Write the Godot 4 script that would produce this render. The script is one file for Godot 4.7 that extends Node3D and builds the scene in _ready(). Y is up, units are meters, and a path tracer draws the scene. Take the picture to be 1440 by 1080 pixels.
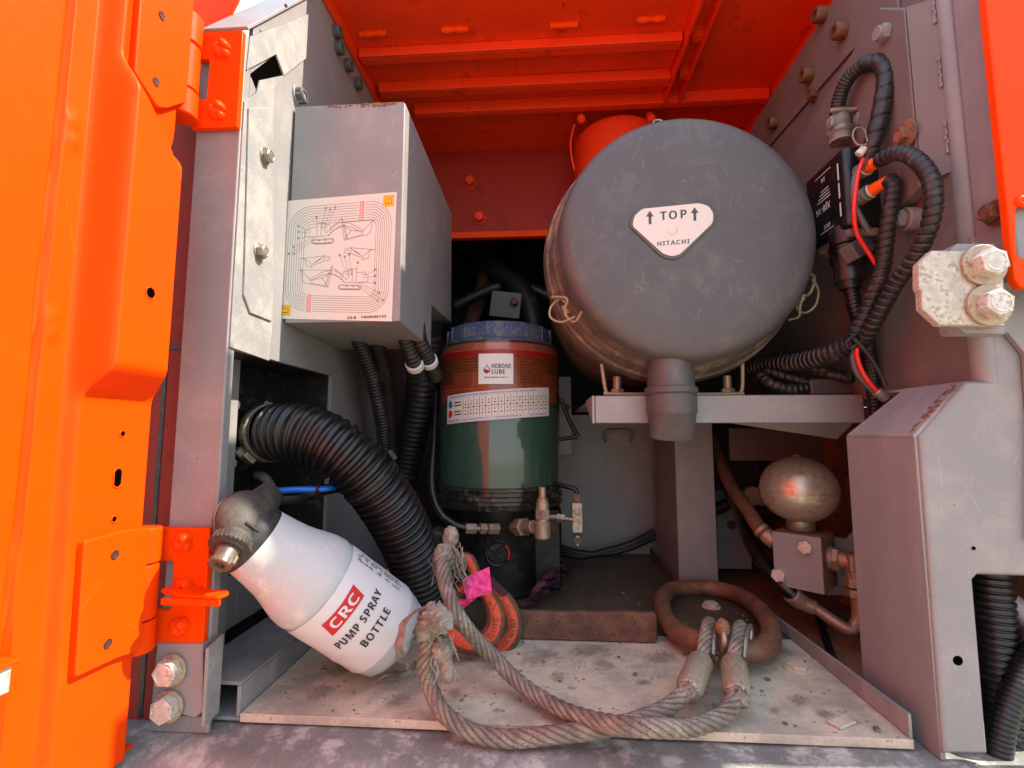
extends Node3D
# The side compartment of an orange excavator with its door folded open: y up, metres, the floor plate at y = 0,
# the machine's front plane at z = -0.5. "d" below is the distance into the machine (z = -d).

const EYE := Vector3(0, 0.29, 0)
const FOC := 680.0                       # focal length in photo pixels (photo is 1440 x 1080)
var view: Basis
var M := {}                              # materials
var T := {}                              # shared textures
var noise_a: PackedByteArray
var noise_b: PackedByteArray
var noise_c: PackedByteArray
var noise_d: PackedByteArray
var rng := RandomNumberGenerator.new()
var bolt_meshes := {}

# ---------------------------------------------------------------- survey: where a sighted point lies in the place
func ray(px: float, py: float) -> Vector3:
	return view * Vector3((px - 720.0) / FOC, (540.0 - py) / FOC, -1.0)
func D(px: float, py: float, d: float) -> Vector3:
	var r := ray(px, py)
	return EYE + r * (-d / r.z)
func PX(px: float, py: float, x: float) -> Vector3:
	var r := ray(px, py)
	return EYE + r * (x / r.x)
func PY(px: float, py: float, y: float) -> Vector3:
	var r := ray(px, py)
	return EYE + r * ((y - EYE.y) / r.y)
func V(x: float, y: float, d: float) -> Vector3:
	return Vector3(x, y, -d)
func smooth(a: float, b: float, x: float) -> float:
	return smoothstep(a, b, x)

# ---------------------------------------------------------------- mesh builder
class MB:
	var v := PackedVector3Array()
	var n := PackedVector3Array()
	var uv := PackedVector2Array()
	var t := Transform3D.IDENTITY
	func tri(a: Vector3, b: Vector3, c: Vector3, ua := Vector2.ZERO, ub := Vector2.ZERO, uc := Vector2.ZERO):
		a = t * a; b = t * b; c = t * c
		var nn := (c - a).cross(b - a)
		if nn.length_squared() < 1e-20: return
		nn = nn.normalized()
		v.append(a); v.append(b); v.append(c)
		n.append(nn); n.append(nn); n.append(nn)
		uv.append(ua); uv.append(ub); uv.append(uc)
	func tri_n(a: Vector3, b: Vector3, c: Vector3, na: Vector3, nb: Vector3, nc: Vector3, ua := Vector2.ZERO, ub := Vector2.ZERO, uc := Vector2.ZERO):
		# given normals: wind the triangle to agree with them
		a = t * a; b = t * b; c = t * c
		na = (t.basis * na).normalized(); nb = (t.basis * nb).normalized(); nc = (t.basis * nc).normalized()
		var g := (c - a).cross(b - a)
		if g.length_squared() < 1e-22: return
		if g.dot(na + nb + nc) >= 0.0:
			v.append(a); v.append(b); v.append(c); n.append(na); n.append(nb); n.append(nc); uv.append(ua); uv.append(ub); uv.append(uc)
		else:
			v.append(a); v.append(c); v.append(b); n.append(na); n.append(nc); n.append(nb); uv.append(ua); uv.append(uc); uv.append(ub)
	func quad(a: Vector3, b: Vector3, c: Vector3, d: Vector3):
		tri(a, b, c, Vector2(0, 0), Vector2(1, 0), Vector2(1, 1)); tri(a, c, d, Vector2(0, 0), Vector2(1, 1), Vector2(0, 1))
	func quad_n(a, b, c, d, na, nb, nc, nd, ua := Vector2.ZERO, ub := Vector2.ZERO, uc := Vector2.ZERO, ud := Vector2.ZERO):
		tri_n(a, b, c, na, nb, nc, ua, ub, uc); tri_n(a, c, d, na, nc, nd, ua, uc, ud)
	# a sheet of points, smooth; out = +1 keeps du x dv as the outside, -1 turns it round
	func grid(P: Array, close_u := false, close_v := false, out := 1.0):
		var nu := P.size()
		var nv: int = P[0].size()
		var N := []
		for i in nu:
			var row := PackedVector3Array()
			var i0 := i - 1
			var i1 := i + 1
			if close_u:
				i0 = (i0 + nu) % nu; i1 = i1 % nu
			else:
				i0 = maxi(i0, 0); i1 = mini(i1, nu - 1)
			for j in nv:
				var j0 := j - 1
				var j1 := j + 1
				if close_v:
					j0 = (j0 + nv) % nv; j1 = j1 % nv
				else:
					j0 = maxi(j0, 0); j1 = mini(j1, nv - 1)
				var du: Vector3 = P[i1][j] - P[i0][j]
				var dv: Vector3 = P[i][j1] - P[i][j0]
				var c := du.cross(dv) * out
				row.append(c.normalized() if c.length_squared() > 1e-24 else Vector3.UP)
			N.append(row)
		for i in (nu if close_u else nu - 1):
			var k := (i + 1) % nu
			for j in (nv if close_v else nv - 1):
				var l := (j + 1) % nv
				var u0 := float(i) / (nu - 1); var u1 := float(i + 1) / (nu - 1)
				var v0 := float(j) / (nv - 1); var v1 := float(j + 1) / (nv - 1)
				quad_n(P[i][j], P[k][j], P[k][l], P[i][l], N[i][j], N[k][j], N[k][l], N[i][l], Vector2(u0, v0), Vector2(u1, v0), Vector2(u1, v1), Vector2(u0, v1))
	# box between two corners with rounded-looking chamfers
	func box(lo: Vector3, hi: Vector3, b := 0.001):
		var a := lo.min(hi)
		var z := lo.max(hi)
		b = minf(b, 0.45 * minf(z.x - a.x, minf(z.y - a.y, z.z - a.z)))
		var c := (a + z) / 2.0
		var h := (z - a) / 2.0
		var ax := [Vector3.RIGHT, Vector3.UP, Vector3.BACK]
		for i in 3:
			var e: Vector3 = ax[i]; var f: Vector3 = ax[(i + 1) % 3]; var g: Vector3 = ax[(i + 2) % 3]
			var he: float = h[i]; var hf: float = h[(i + 1) % 3]; var hg: float = h[(i + 2) % 3]
			for s in [-1.0, 1.0]:
				var o: Vector3 = c + e * he * s
				var p := [o + f * (hf - b) + g * (hg - b), o - f * (hf - b) + g * (hg - b), o - f * (hf - b) - g * (hg - b), o + f * (hf - b) - g * (hg - b)]
				quad_n(p[0], p[1], p[2], p[3], e * s, e * s, e * s, e * s, Vector2(0, 0), Vector2(1, 0), Vector2(1, 1), Vector2(0, 1))
			for s in [-1.0, 1.0]:
				for r in [-1.0, 1.0]:
					var q0: Vector3 = c + e * (he - b) * s + f * hf * r
					var q1: Vector3 = c + e * he * s + f * (hf - b) * r
					quad_n(q0 + g * (hg - b), q1 + g * (hg - b), q1 - g * (hg - b), q0 - g * (hg - b), f * r, e * s, e * s, f * r)
		for sx in [-1.0, 1.0]:
			for sy in [-1.0, 1.0]:
				for sz in [-1.0, 1.0]:
					var k := Vector3(sx, sy, sz)
					var q := c + Vector3(h.x * sx, h.y * sy, h.z * sz)
					tri_n(q - Vector3(0, b * sy, b * sz), q - Vector3(b * sx, 0, b * sz), q - Vector3(b * sx, b * sy, 0), Vector3(k.x, 0, 0), Vector3(0, k.y, 0), Vector3(0, 0, k.z))
	# turned shape: profile points are (along, radius) from point o along direction a
	func lathe(o: Vector3, a: Vector3, prof: Array, seg := 32, split := 38.0):
		a = a.normalized()
		var e := a.cross(Vector3.UP if absf(a.y) < 0.9 else Vector3.RIGHT).normalized()
		var f := a.cross(e)
		var m := prof.size()
		var sn := []
		for i in m - 1:
			var dd: Vector2 = prof[i + 1] - prof[i]
			sn.append(Vector2(-dd.y, dd.x).normalized())
		for i in m - 1:
			var n0: Vector2 = sn[i]
			var n1: Vector2 = sn[i]
			if i > 0 and absf(rad_to_deg(sn[i].angle_to(sn[i - 1]))) < split: n0 = (sn[i] + sn[i - 1]).normalized()
			if i < m - 2 and absf(rad_to_deg(sn[i].angle_to(sn[i + 1]))) < split: n1 = (sn[i] + sn[i + 1]).normalized()
			for k in seg:
				var t0 := TAU * k / seg
				var t1 := TAU * (k + 1) / seg
				var d0 := e * cos(t0) + f * sin(t0)
				var d1 := e * cos(t1) + f * sin(t1)
				var u0 := float(k) / seg; var u1 := float(k + 1) / seg
				var w0 := float(i) / (m - 1); var w1 := float(i + 1) / (m - 1)
				var p: Vector2 = prof[i]
				var q: Vector2 = prof[i + 1]
				quad_n(o + a * p.x + d0 * p.y, o + a * p.x + d1 * p.y, o + a * q.x + d1 * q.y, o + a * q.x + d0 * q.y,
					a * n0.x + d0 * n0.y, a * n0.x + d1 * n0.y, a * n1.x + d1 * n1.y, a * n1.x + d0 * n1.y, Vector2(u0, w0), Vector2(u1, w0), Vector2(u1, w1), Vector2(u0, w1))
	# plain rounded cylinder between two points
	func rod(p: Vector3, q: Vector3, r0: float, r1 := -1.0, seg := 20, b := 0.0008):
		if r1 < 0.0: r1 = r0
		var L := p.distance_to(q)
		b = minf(b, 0.4 * minf(L, minf(r0, r1)))
		lathe(p, q - p, [Vector2(0, 0), Vector2(0, r0 - b), Vector2(b, r0), Vector2(L - b, r1), Vector2(L, r1 - b), Vector2(L, 0)], seg)
	func hex(p: Vector3, q: Vector3, r: float, cham := 0.12):
		var a := (q - p).normalized()
		var L := p.distance_to(q)
		var e := a.cross(Vector3.UP if absf(a.y) < 0.9 else Vector3.RIGHT).normalized()
		var f := a.cross(e)
		for k in 6:
			var d0 := e * cos(TAU * k / 6.0) + f * sin(TAU * k / 6.0)
			var d1 := e * cos(TAU * (k + 1) / 6.0) + f * sin(TAU * (k + 1) / 6.0)
			var nm := (d0 + d1).normalized()
			var c := r * cham
			var b0 := p; var t0 := p + a * (L - c)
			quad_n(b0 + d0 * r, b0 + d1 * r, t0 + d1 * r, t0 + d0 * r, nm, nm, nm, nm)
			var top := p + a * L
			quad_n(t0 + d0 * r, t0 + d1 * r, top + d1 * (r - c), top + d0 * (r - c), nm, nm, a, a)
			tri_n(top, top + d0 * (r - c), top + d1 * (r - c), a, a, a)
			tri_n(p, p + d0 * r, p + d1 * r, -a, -a, -a)
	# tube along points; rad(i, s, ang) gives the radius where a Callable is passed
	func tube(pts: PackedVector3Array, rad, seg := 12, caps := true, closed := false):
		var m := pts.size()
		var fr := []
		var prev := Vector3.ZERO
		var s := 0.0
		var P := []
		for i in m:
			var a: Vector3
			if closed: a = (pts[(i + 1) % m] - pts[(i - 1 + m) % m]).normalized()
			else: a = (pts[mini(i + 1, m - 1)] - pts[maxi(i - 1, 0)]).normalized()
			if i == 0:
				prev = a.cross(Vector3.UP if absf(a.y) < 0.9 else Vector3.RIGHT).normalized()
			else:
				s += pts[i].distance_to(pts[i - 1])
				prev = (prev - a * prev.dot(a)).normalized()
			var f := a.cross(prev)
			var row := PackedVector3Array()
			for k in seg:
				var g := TAU * k / seg
				var r: float = rad.call(i, s, g) if rad is Callable else float(rad)
				row.append(pts[i] + (prev * cos(g) + f * sin(g)) * r)
			P.append(row)
		grid(P, closed, true, -1.0)
		if caps and not closed:
			for e in [0, m - 1]:
				var c: Vector3 = pts[e]
				var o: Vector3 = (pts[0] - pts[1]).normalized() if e == 0 else (pts[m - 1] - pts[m - 2]).normalized()
				for k in seg:
					tri_n(c, P[e][k], P[e][(k + 1) % seg], o, o, o)
	# plate: outline in the local xy plane, from z = 0 to z = th, rim chamfered by b on both sides
	func plate(poly: PackedVector2Array, th: float, b := 0.0006, crease := 35.0):
		if Geometry2D.is_polygon_clockwise(poly): poly = poly.duplicate(); poly.reverse()
		var m := poly.size()
		var en := []
		for i in m:
			var dd := poly[(i + 1) % m] - poly[i]
			en.append(Vector2(dd.y, -dd.x).normalized())
		var ins := PackedVector2Array()
		for i in m:
			var n0: Vector2 = en[(i - 1 + m) % m]
			var n1: Vector2 = en[i]
			var k := (n0 + n1)
			k = k / maxf(k.dot(n1), 0.35)
			ins.append(poly[i] - k * b)
		# is_polygon_clockwise is for a y-down plane: find the outside by area
		var area := 0.0
		for i in m: area += poly[i].cross(poly[(i + 1) % m])
		var sg := 1.0 if area > 0.0 else -1.0
		if sg < 0.0:
			for i in m:
				en[i] = -en[i]
				ins[i] = poly[i] * 2.0 - ins[i]
		var idx := Geometry2D.triangulate_polygon(ins)
		if idx.is_empty():
			ins = poly.duplicate()
			idx = Geometry2D.triangulate_polygon(ins)
		if idx.is_empty(): print("plate not filled: ", poly)
		for i in range(0, idx.size(), 3):
			for zz in [0.0, th]:
				var o := Vector3(0, 0, -1.0 if zz == 0.0 else 1.0)
				var q := []
				for j in 3:
					var p := ins[idx[i + j]]
					q.append(Vector3(p.x, p.y, zz))
				tri_n(q[0], q[1], q[2], o, o, o, ins[idx[i]], ins[idx[i + 1]], ins[idx[i + 2]])
		for i in m:
			var j := (i + 1) % m
			var e: Vector2 = en[i]
			var na: Vector2 = e
			var nb: Vector2 = e
			if absf(rad_to_deg(e.angle_to(en[(i - 1 + m) % m]))) < crease: na = (e + en[(i - 1 + m) % m]).normalized()
			if absf(rad_to_deg(e.angle_to(en[j]))) < crease: nb = (e + en[j]).normalized()
			var a3 := Vector3(na.x, na.y, 0); var b3 := Vector3(nb.x, nb.y, 0)
			var p := poly[i]; var q := poly[j]; var pi := ins[i]; var qi := ins[j]
			var lo := minf(b, th * 0.4)
			quad_n(Vector3(p.x, p.y, lo), Vector3(q.x, q.y, lo), Vector3(q.x, q.y, th - lo), Vector3(p.x, p.y, th - lo), a3, b3, b3, a3)
			for zz in [0.0, th]:
				var o := Vector3(0, 0, -1.0 if zz == 0.0 else 1.0)
				var zr: float = lo if zz == 0.0 else th - lo
				quad_n(Vector3(p.x, p.y, zr), Vector3(q.x, q.y, zr), Vector3(qi.x, qi.y, zz), Vector3(pi.x, pi.y, zz), a3, b3, o, o)
	func mesh() -> ArrayMesh:
		var a := []
		a.resize(Mesh.ARRAY_MAX)
		a[Mesh.ARRAY_VERTEX] = v; a[Mesh.ARRAY_NORMAL] = n; a[Mesh.ARRAY_TEX_UV] = uv
		var am := ArrayMesh.new()
		am.add_surface_from_arrays(Mesh.PRIMITIVE_TRIANGLES, a)
		return am

# frames for plates: fx = outline x and y mean (d, y), thickness runs along +x; fz = outline is (x, y), thickness runs towards the viewer's side (+z)
func fx(x: float) -> Transform3D:
	return Transform3D(Basis(Vector3(0, 0, -1), Vector3(0, 1, 0), Vector3(1, 0, 0)), Vector3(x, 0, 0))
func fz(d: float) -> Transform3D:
	return Transform3D(Basis.IDENTITY, Vector3(0, 0, -d))
func fy(y: float) -> Transform3D:      # outline is (x, d), thickness runs upwards
	return Transform3D(Basis(Vector3(1, 0, 0), Vector3(0, 0, -1), Vector3(0, 1, 0)), Vector3(0, y, 0))
func aim(o: Vector3, z: Vector3, up := Vector3.UP) -> Transform3D:   # local +z along z
	z = z.normalized()
	var x := up.cross(z)
	if x.length() < 0.01: x = Vector3.RIGHT.cross(z)
	x = x.normalized()
	return Transform3D(Basis(x, z.cross(x), z), o)
func poly(a: Array) -> PackedVector2Array:
	var p := PackedVector2Array()
	for i in range(0, a.size(), 2): p.append(Vector2(a[i], a[i + 1]))
	return p
# outline with rounded corners
func rounded(a: PackedVector2Array, r: float, k := 4) -> PackedVector2Array:
	var o := PackedVector2Array()
	var m := a.size()
	for i in m:
		var p := a[i]
		var u := (a[(i - 1 + m) % m] - p)
		var w := (a[(i + 1) % m] - p)
		var q := minf(r, 0.45 * minf(u.length(), w.length()))
		var s := p + u.normalized() * q
		var e := p + w.normalized() * q
		for j in k + 1:
			var f := float(j) / k
			o.append(s.lerp(p, f).lerp(p.lerp(e, f), f))
	return o
func xy(a: Array, d: float) -> PackedVector2Array:     # sighted outline on the plane z = -d, as (x, y)
	var p := PackedVector2Array()
	for i in range(0, a.size(), 2):
		var q := D(a[i], a[i + 1], d)
		p.append(Vector2(q.x, q.y))
	return p
func dy(a: Array, x: float) -> PackedVector2Array:     # sighted outline on a plane of constant x, as (d, y)
	var p := PackedVector2Array()
	for i in range(0, a.size(), 2):
		var q := PX(a[i], a[i + 1], x)
		p.append(Vector2(-q.z, q.y))
	return p
func curve(a: Array, step := 0.006) -> PackedVector3Array:   # Catmull-Rom through points, even steps
	var o := PackedVector3Array()
	var m := a.size()
	for i in m - 1:
		var p0: Vector3 = a[maxi(i - 1, 0)]; var p1: Vector3 = a[i]; var p2: Vector3 = a[i + 1]; var p3: Vector3 = a[mini(i + 2, m - 1)]
		var k := maxi(2, int(ceil(p1.distance_to(p2) / step)))
		for j in k:
			o.append(p1.cubic_interpolate(p2, p0, p3, float(j) / k))
	o.append(a[m - 1])
	return o
func loop_curve(a: Array, k := 6) -> PackedVector3Array:
	var o := PackedVector3Array()
	var m := a.size()
	for i in m:
		for j in k:
			var p1: Vector3 = a[i]
			o.append(p1.cubic_interpolate(a[(i + 1) % m], a[(i - 1 + m) % m], a[(i + 2) % m], float(j) / k))
	return o
func even(pts: PackedVector3Array, step: float) -> PackedVector3Array:   # resample to even spacing
	var c := Curve3D.new()
	c.bake_interval = step * 0.5
	for p in pts: c.add_point(p)
	var L := c.get_baked_length()
	var k := int(L / step)
	var o := PackedVector3Array()
	for i in k + 1: o.append(c.sample_baked(L * i / k))
	return o

# ---------------------------------------------------------------- objects
func numbered(parent: Node, called: String) -> String:
	if not parent.has_node(called): return called
	var i := 1
	while parent.has_node("%s_%03d" % [called, i]): i += 1
	return "%s_%03d" % [called, i]
func thing(called: String, label: String, category: String, at: Vector3, group := "") -> Node3D:
	var o := Node3D.new()
	o.name = numbered(self, called)
	add_child(o, true)
	o.position = at
	o.set_meta("base", at)
	tag(o, label, category, group)
	return o
func tag(o: Node, label: String, category: String, group := ""):
	o.set_meta("label", label); o.set_meta("category", category)
	if group: o.set_meta("group", group)
func obj(called: String, m, mat: Material, parent: Node = self) -> MeshInstance3D:
	var o := MeshInstance3D.new()
	o.mesh = m.mesh() if m is MB else m
	o.material_override = mat
	o.name = numbered(parent, called)
	parent.add_child(o, true)
	if parent.has_meta("base"): o.position = -parent.get_meta("base")
	return o
func struct(called: String, m, mat: Material) -> MeshInstance3D:
	var o := obj(called, m, mat, self)
	o.set_meta("kind", "structure")
	return o
func origin_of(parent: Node) -> Vector3:
	return parent.get_meta("base") if parent.has_meta("base") else Vector3.ZERO
# a bolt standing on pos, pointing along axis; r = half width over corners; washer radius w (0 = none)
func bolt(called: String, pos: Vector3, axis: Vector3, r: float, h: float, w: float, mat: Material, parent: Node, socket := false, spin := 0.3) -> MeshInstance3D:
	var key := "%f_%f_%f_%s" % [r, h, w, socket]
	if not bolt_meshes.has(key):
		var b := MB.new()
		var z0 := 0.0
		if w > 0.0:
			var th := w * 0.16
			b.lathe(Vector3.ZERO, Vector3.BACK, [Vector2(0, 0), Vector2(0, w - 0.0004), Vector2(0.0004, w), Vector2(th - 0.0004, w), Vector2(th, w - 0.0005), Vector2(th, 0)], 28)
			z0 = th
		if socket:
			b.lathe(Vector3(0, 0, z0), Vector3.BACK, [Vector2(0, 0), Vector2(0, r), Vector2(h * 0.85, r), Vector2(h, r * 0.86), Vector2(h, r * 0.5), Vector2(h * 0.5, r * 0.46), Vector2(h * 0.5, 0)], 20)
		else:
			b.hex(Vector3(0, 0, z0), Vector3(0, 0, z0 + h), r)
			b.lathe(Vector3(0, 0, z0 + h), Vector3.BACK, [Vector2(0.0002, r * 0.72), Vector2(0.0005, r * 0.66), Vector2(0.0002, r * 0.6)], 18)
		bolt_meshes[key] = b.mesh()
	var o := obj(called, bolt_meshes[key], mat, parent)
	var f := aim(pos - origin_of(parent), axis)
	o.transform = Transform3D(f.basis * Basis(Vector3.BACK, spin), f.origin)
	return o
# flat lettering laid on a surface: place(x, y, z) takes text coordinates (centred, height = h) to the surface
func lettering(mb: MB, s: String, h: float, place: Callable, width := 0.0, weight := 700, face := "Droid Sans", spacing := 0.0):
	var tm := TextMesh.new()
	var fnt := SystemFont.new()
	fnt.font_names = PackedStringArray([face])
	fnt.font_weight = weight
	if spacing != 0.0:
		var fv := FontVariation.new()
		fv.base_font = fnt
		fv.spacing_glyph = int(spacing)
		tm.font = fv
	else:
		tm.font = fnt
	tm.text = s; tm.font_size = 40; tm.pixel_size = 0.01; tm.depth = 0.0; tm.curve_step = 2.0
	var arr := tm.get_mesh_arrays()
	var pv: PackedVector3Array = arr[Mesh.ARRAY_VERTEX]
	var ix = arr[Mesh.ARRAY_INDEX]
	if pv.is_empty(): return
	var lo := Vector3(1e9, 1e9, 0); var hi := -lo
	for p in pv: lo = lo.min(p); hi = hi.max(p)
	var k := h / (hi.y - lo.y)
	var kx := k if width <= 0.0 else width / (hi.x - lo.x)
	var q := PackedVector3Array()
	for p in pv: q.append(place.call((p.x - (lo.x + hi.x) / 2) * kx, (p.y - (lo.y + hi.y) / 2) * k))
	if ix != null and ix.size() > 0:
		for i in range(0, ix.size(), 3): mb.tri(q[ix[i]], q[ix[i + 1]], q[ix[i + 2]])
	else:
		for i in range(0, q.size(), 3): mb.tri(q[i], q[i + 1], q[i + 2])
func patch(mb: MB, x0: float, y0: float, x1: float, y1: float, place: Callable, k := 1):   # rectangle on a surface in the same coordinates as lettering
	for i in k:
		var a := lerpf(x0, x1, float(i) / k); var b := lerpf(x0, x1, float(i + 1) / k)
		mb.quad(place.call(a, y0), place.call(b, y0), place.call(b, y1), place.call(a, y1))

# ---------------------------------------------------------------- textures
func noise(freq: float, seed_: int, octaves: int, kind := FastNoiseLite.TYPE_SIMPLEX_SMOOTH) -> PackedByteArray:
	var f := FastNoiseLite.new()
	f.seed = seed_; f.frequency = freq; f.noise_type = kind
	f.fractal_type = FastNoiseLite.FRACTAL_FBM; f.fractal_octaves = octaves
	var im := f.get_seamless_image(512, 512)
	im.convert(Image.FORMAT_L8)
	return im.get_data()
func at_n(n: PackedByteArray, i: int, off: int) -> float:
	return n[(i + off) & 262143] / 255.0
# painted metal: base colour with soft tone changes, a dust film, dark specks and fine scratches
func paint_tex(base: Color, dust: Color, dust_at: float, dust_soft: float, vary: float, speck: Color, speck_at: float, scratches: int, scratch_c: Color, off: int, streak := 0.0) -> ImageTexture:
	var data := PackedByteArray()
	data.resize(262144 * 3)
	for i in 262144:
		var a := at_n(noise_a, i, off)
		var b := at_n(noise_b, i, off * 3 + 1711)
		var c := at_n(noise_c, i, off * 7 + 4013)
		var tone := 1.0 + vary * ((a - 0.5) * 1.1 + (c - 0.5) * 0.5)
		var k := smoothstep(dust_at, dust_at + dust_soft, a * 0.45 + b * 0.4 + c * 0.15 + streak * (at_n(noise_d, i, off) - 0.5))
		var sp := smoothstep(speck_at, speck_at + 0.04, b * 0.5 + c * 0.5)
		var r := lerpf(lerpf(base.r * tone, dust.r, k), speck.r, sp)
		var g := lerpf(lerpf(base.g * tone, dust.g, k), speck.g, sp)
		var bl := lerpf(lerpf(base.b * tone, dust.b, k), speck.b, sp)
		data[i * 3] = clampi(int(r * 255.0), 0, 255); data[i * 3 + 1] = clampi(int(g * 255.0), 0, 255); data[i * 3 + 2] = clampi(int(bl * 255.0), 0, 255)
	var im := Image.create_from_data(512, 512, false, Image.FORMAT_RGB8, data)
	for s in scratches:
		var p := Vector2(rng.randf() * 512, rng.randf() * 512)
		var an := rng.randfn(1.3, 0.7)
		var L := int(absf(rng.randfn(6, 12))) + 3
		var bend := rng.randfn(0, 0.006)
		for q in L:
			var x := posmod(int(p.x), 512); var y := posmod(int(p.y), 512)
			im.set_pixel(x, y, im.get_pixel(x, y).lerp(scratch_c, rng.randf_range(0.2, 0.75)))
			p += Vector2(cos(an), sin(an)); an += bend
	im.generate_mipmaps()
	return ImageTexture.create_from_image(im)
func bump_tex(n: PackedByteArray, strength: float) -> ImageTexture:
	var im := Image.create_from_data(512, 512, false, Image.FORMAT_L8, n)
	im.convert(Image.FORMAT_RGBA8)
	im.bump_map_to_normal_map(strength)
	im.generate_mipmaps()
	return ImageTexture.create_from_image(im)
func rough_tex(n: PackedByteArray, lo: float, hi: float, off: int) -> ImageTexture:
	var data := PackedByteArray()
	data.resize(262144)
	for i in 262144: data[i] = clampi(int(lerpf(lo, hi, smoothstep(0.25, 0.75, at_n(n, i, off))) * 255.0), 0, 255)
	var im := Image.create_from_data(512, 512, false, Image.FORMAT_L8, data)
	return ImageTexture.create_from_image(im)
func mat(tex, col: Color, rough: float, metal := 0.0, scale := 2.5, bump := 0.0, bump_t := "fine", rough_t := "") -> StandardMaterial3D:
	var m := StandardMaterial3D.new()
	m.albedo_color = col
	m.roughness = rough
	m.metallic = metal
	m.cull_mode = BaseMaterial3D.CULL_DISABLED
	if tex != null: m.albedo_texture = tex
	m.uv1_triplanar = true
	m.uv1_world_triplanar = true
	m.uv1_scale = Vector3.ONE * scale
	if bump > 0.0:
		m.normal_enabled = true; m.normal_texture = T[bump_t]; m.normal_scale = bump
	if rough_t: m.roughness_texture = T[rough_t]
	return m
func plain(col: Color, rough: float, metal := 0.0) -> StandardMaterial3D:
	var m := StandardMaterial3D.new()
	m.albedo_color = col; m.roughness = rough; m.metallic = metal
	m.cull_mode = BaseMaterial3D.CULL_DISABLED
	return m

func _ready():
	rng.seed = 7
	# ---- camera, sky, sun, exposure
	var th := atan(69.0 / FOC)
	var ph := atan(45.0 * cos(th) / FOC)
	view = Basis.from_euler(Vector3(th, ph, 0.0))
	var cam := Camera3D.new()
	cam.name = "camera"
	cam.fov = rad_to_deg(2.0 * atan(540.0 / FOC))
	cam.near = 0.02; cam.far = 50.0
	add_child(cam)
	cam.transform = Transform3D(view, EYE)
	cam.current = true
	var sky_m := ProceduralSkyMaterial.new()
	sky_m.sky_top_color = Color(0.66, 0.73, 0.82)
	sky_m.sky_horizon_color = Color(0.80, 0.79, 0.76)
	sky_m.sky_curve = 0.18
	sky_m.ground_bottom_color = Color(0.66, 0.61, 0.54)
	sky_m.ground_horizon_color = Color(0.70, 0.67, 0.63)
	sky_m.energy_multiplier = 1.35
	var sky := Sky.new()
	sky.sky_material = sky_m
	var env := Environment.new()
	env.background_mode = Environment.BG_SKY
	env.sky = sky
	env.tonemap_mode = Environment.TONE_MAPPER_LINEAR
	env.tonemap_exposure = 2.75
	env.sdfgi_enabled = true; env.ssao_enabled = true; env.ssil_enabled = true
	var we := WorldEnvironment.new()
	we.environment = env
	we.name = "environment"
	add_child(we)
	var sun := DirectionalLight3D.new()
	sun.name = "sun"
	var el := deg_to_rad(48.0)
	var az := deg_to_rad(-1.0)
	var to_sun := Vector3(cos(el) * cos(az), sin(el), cos(el) * sin(az))
	sun.light_color = Color(1.0, 0.95, 0.87)
	sun.light_energy = 1.4
	sun.light_angular_distance = 0.5
	sun.shadow_enabled = true
	add_child(sun)
	sun.look_at_from_position(Vector3(0, 1, 0), Vector3(0, 1, 0) - to_sun, Vector3.UP)

	make_materials()
	build_structure()
	build_door_and_hinges()
	build_left_side()
	build_air_cleaner()
	build_shelf()
	build_grease_pump()
	build_right_side()
	build_cables()
	build_hydraulics()
	build_hose_and_bottle()
	build_sling()
	build_small_things()

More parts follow.
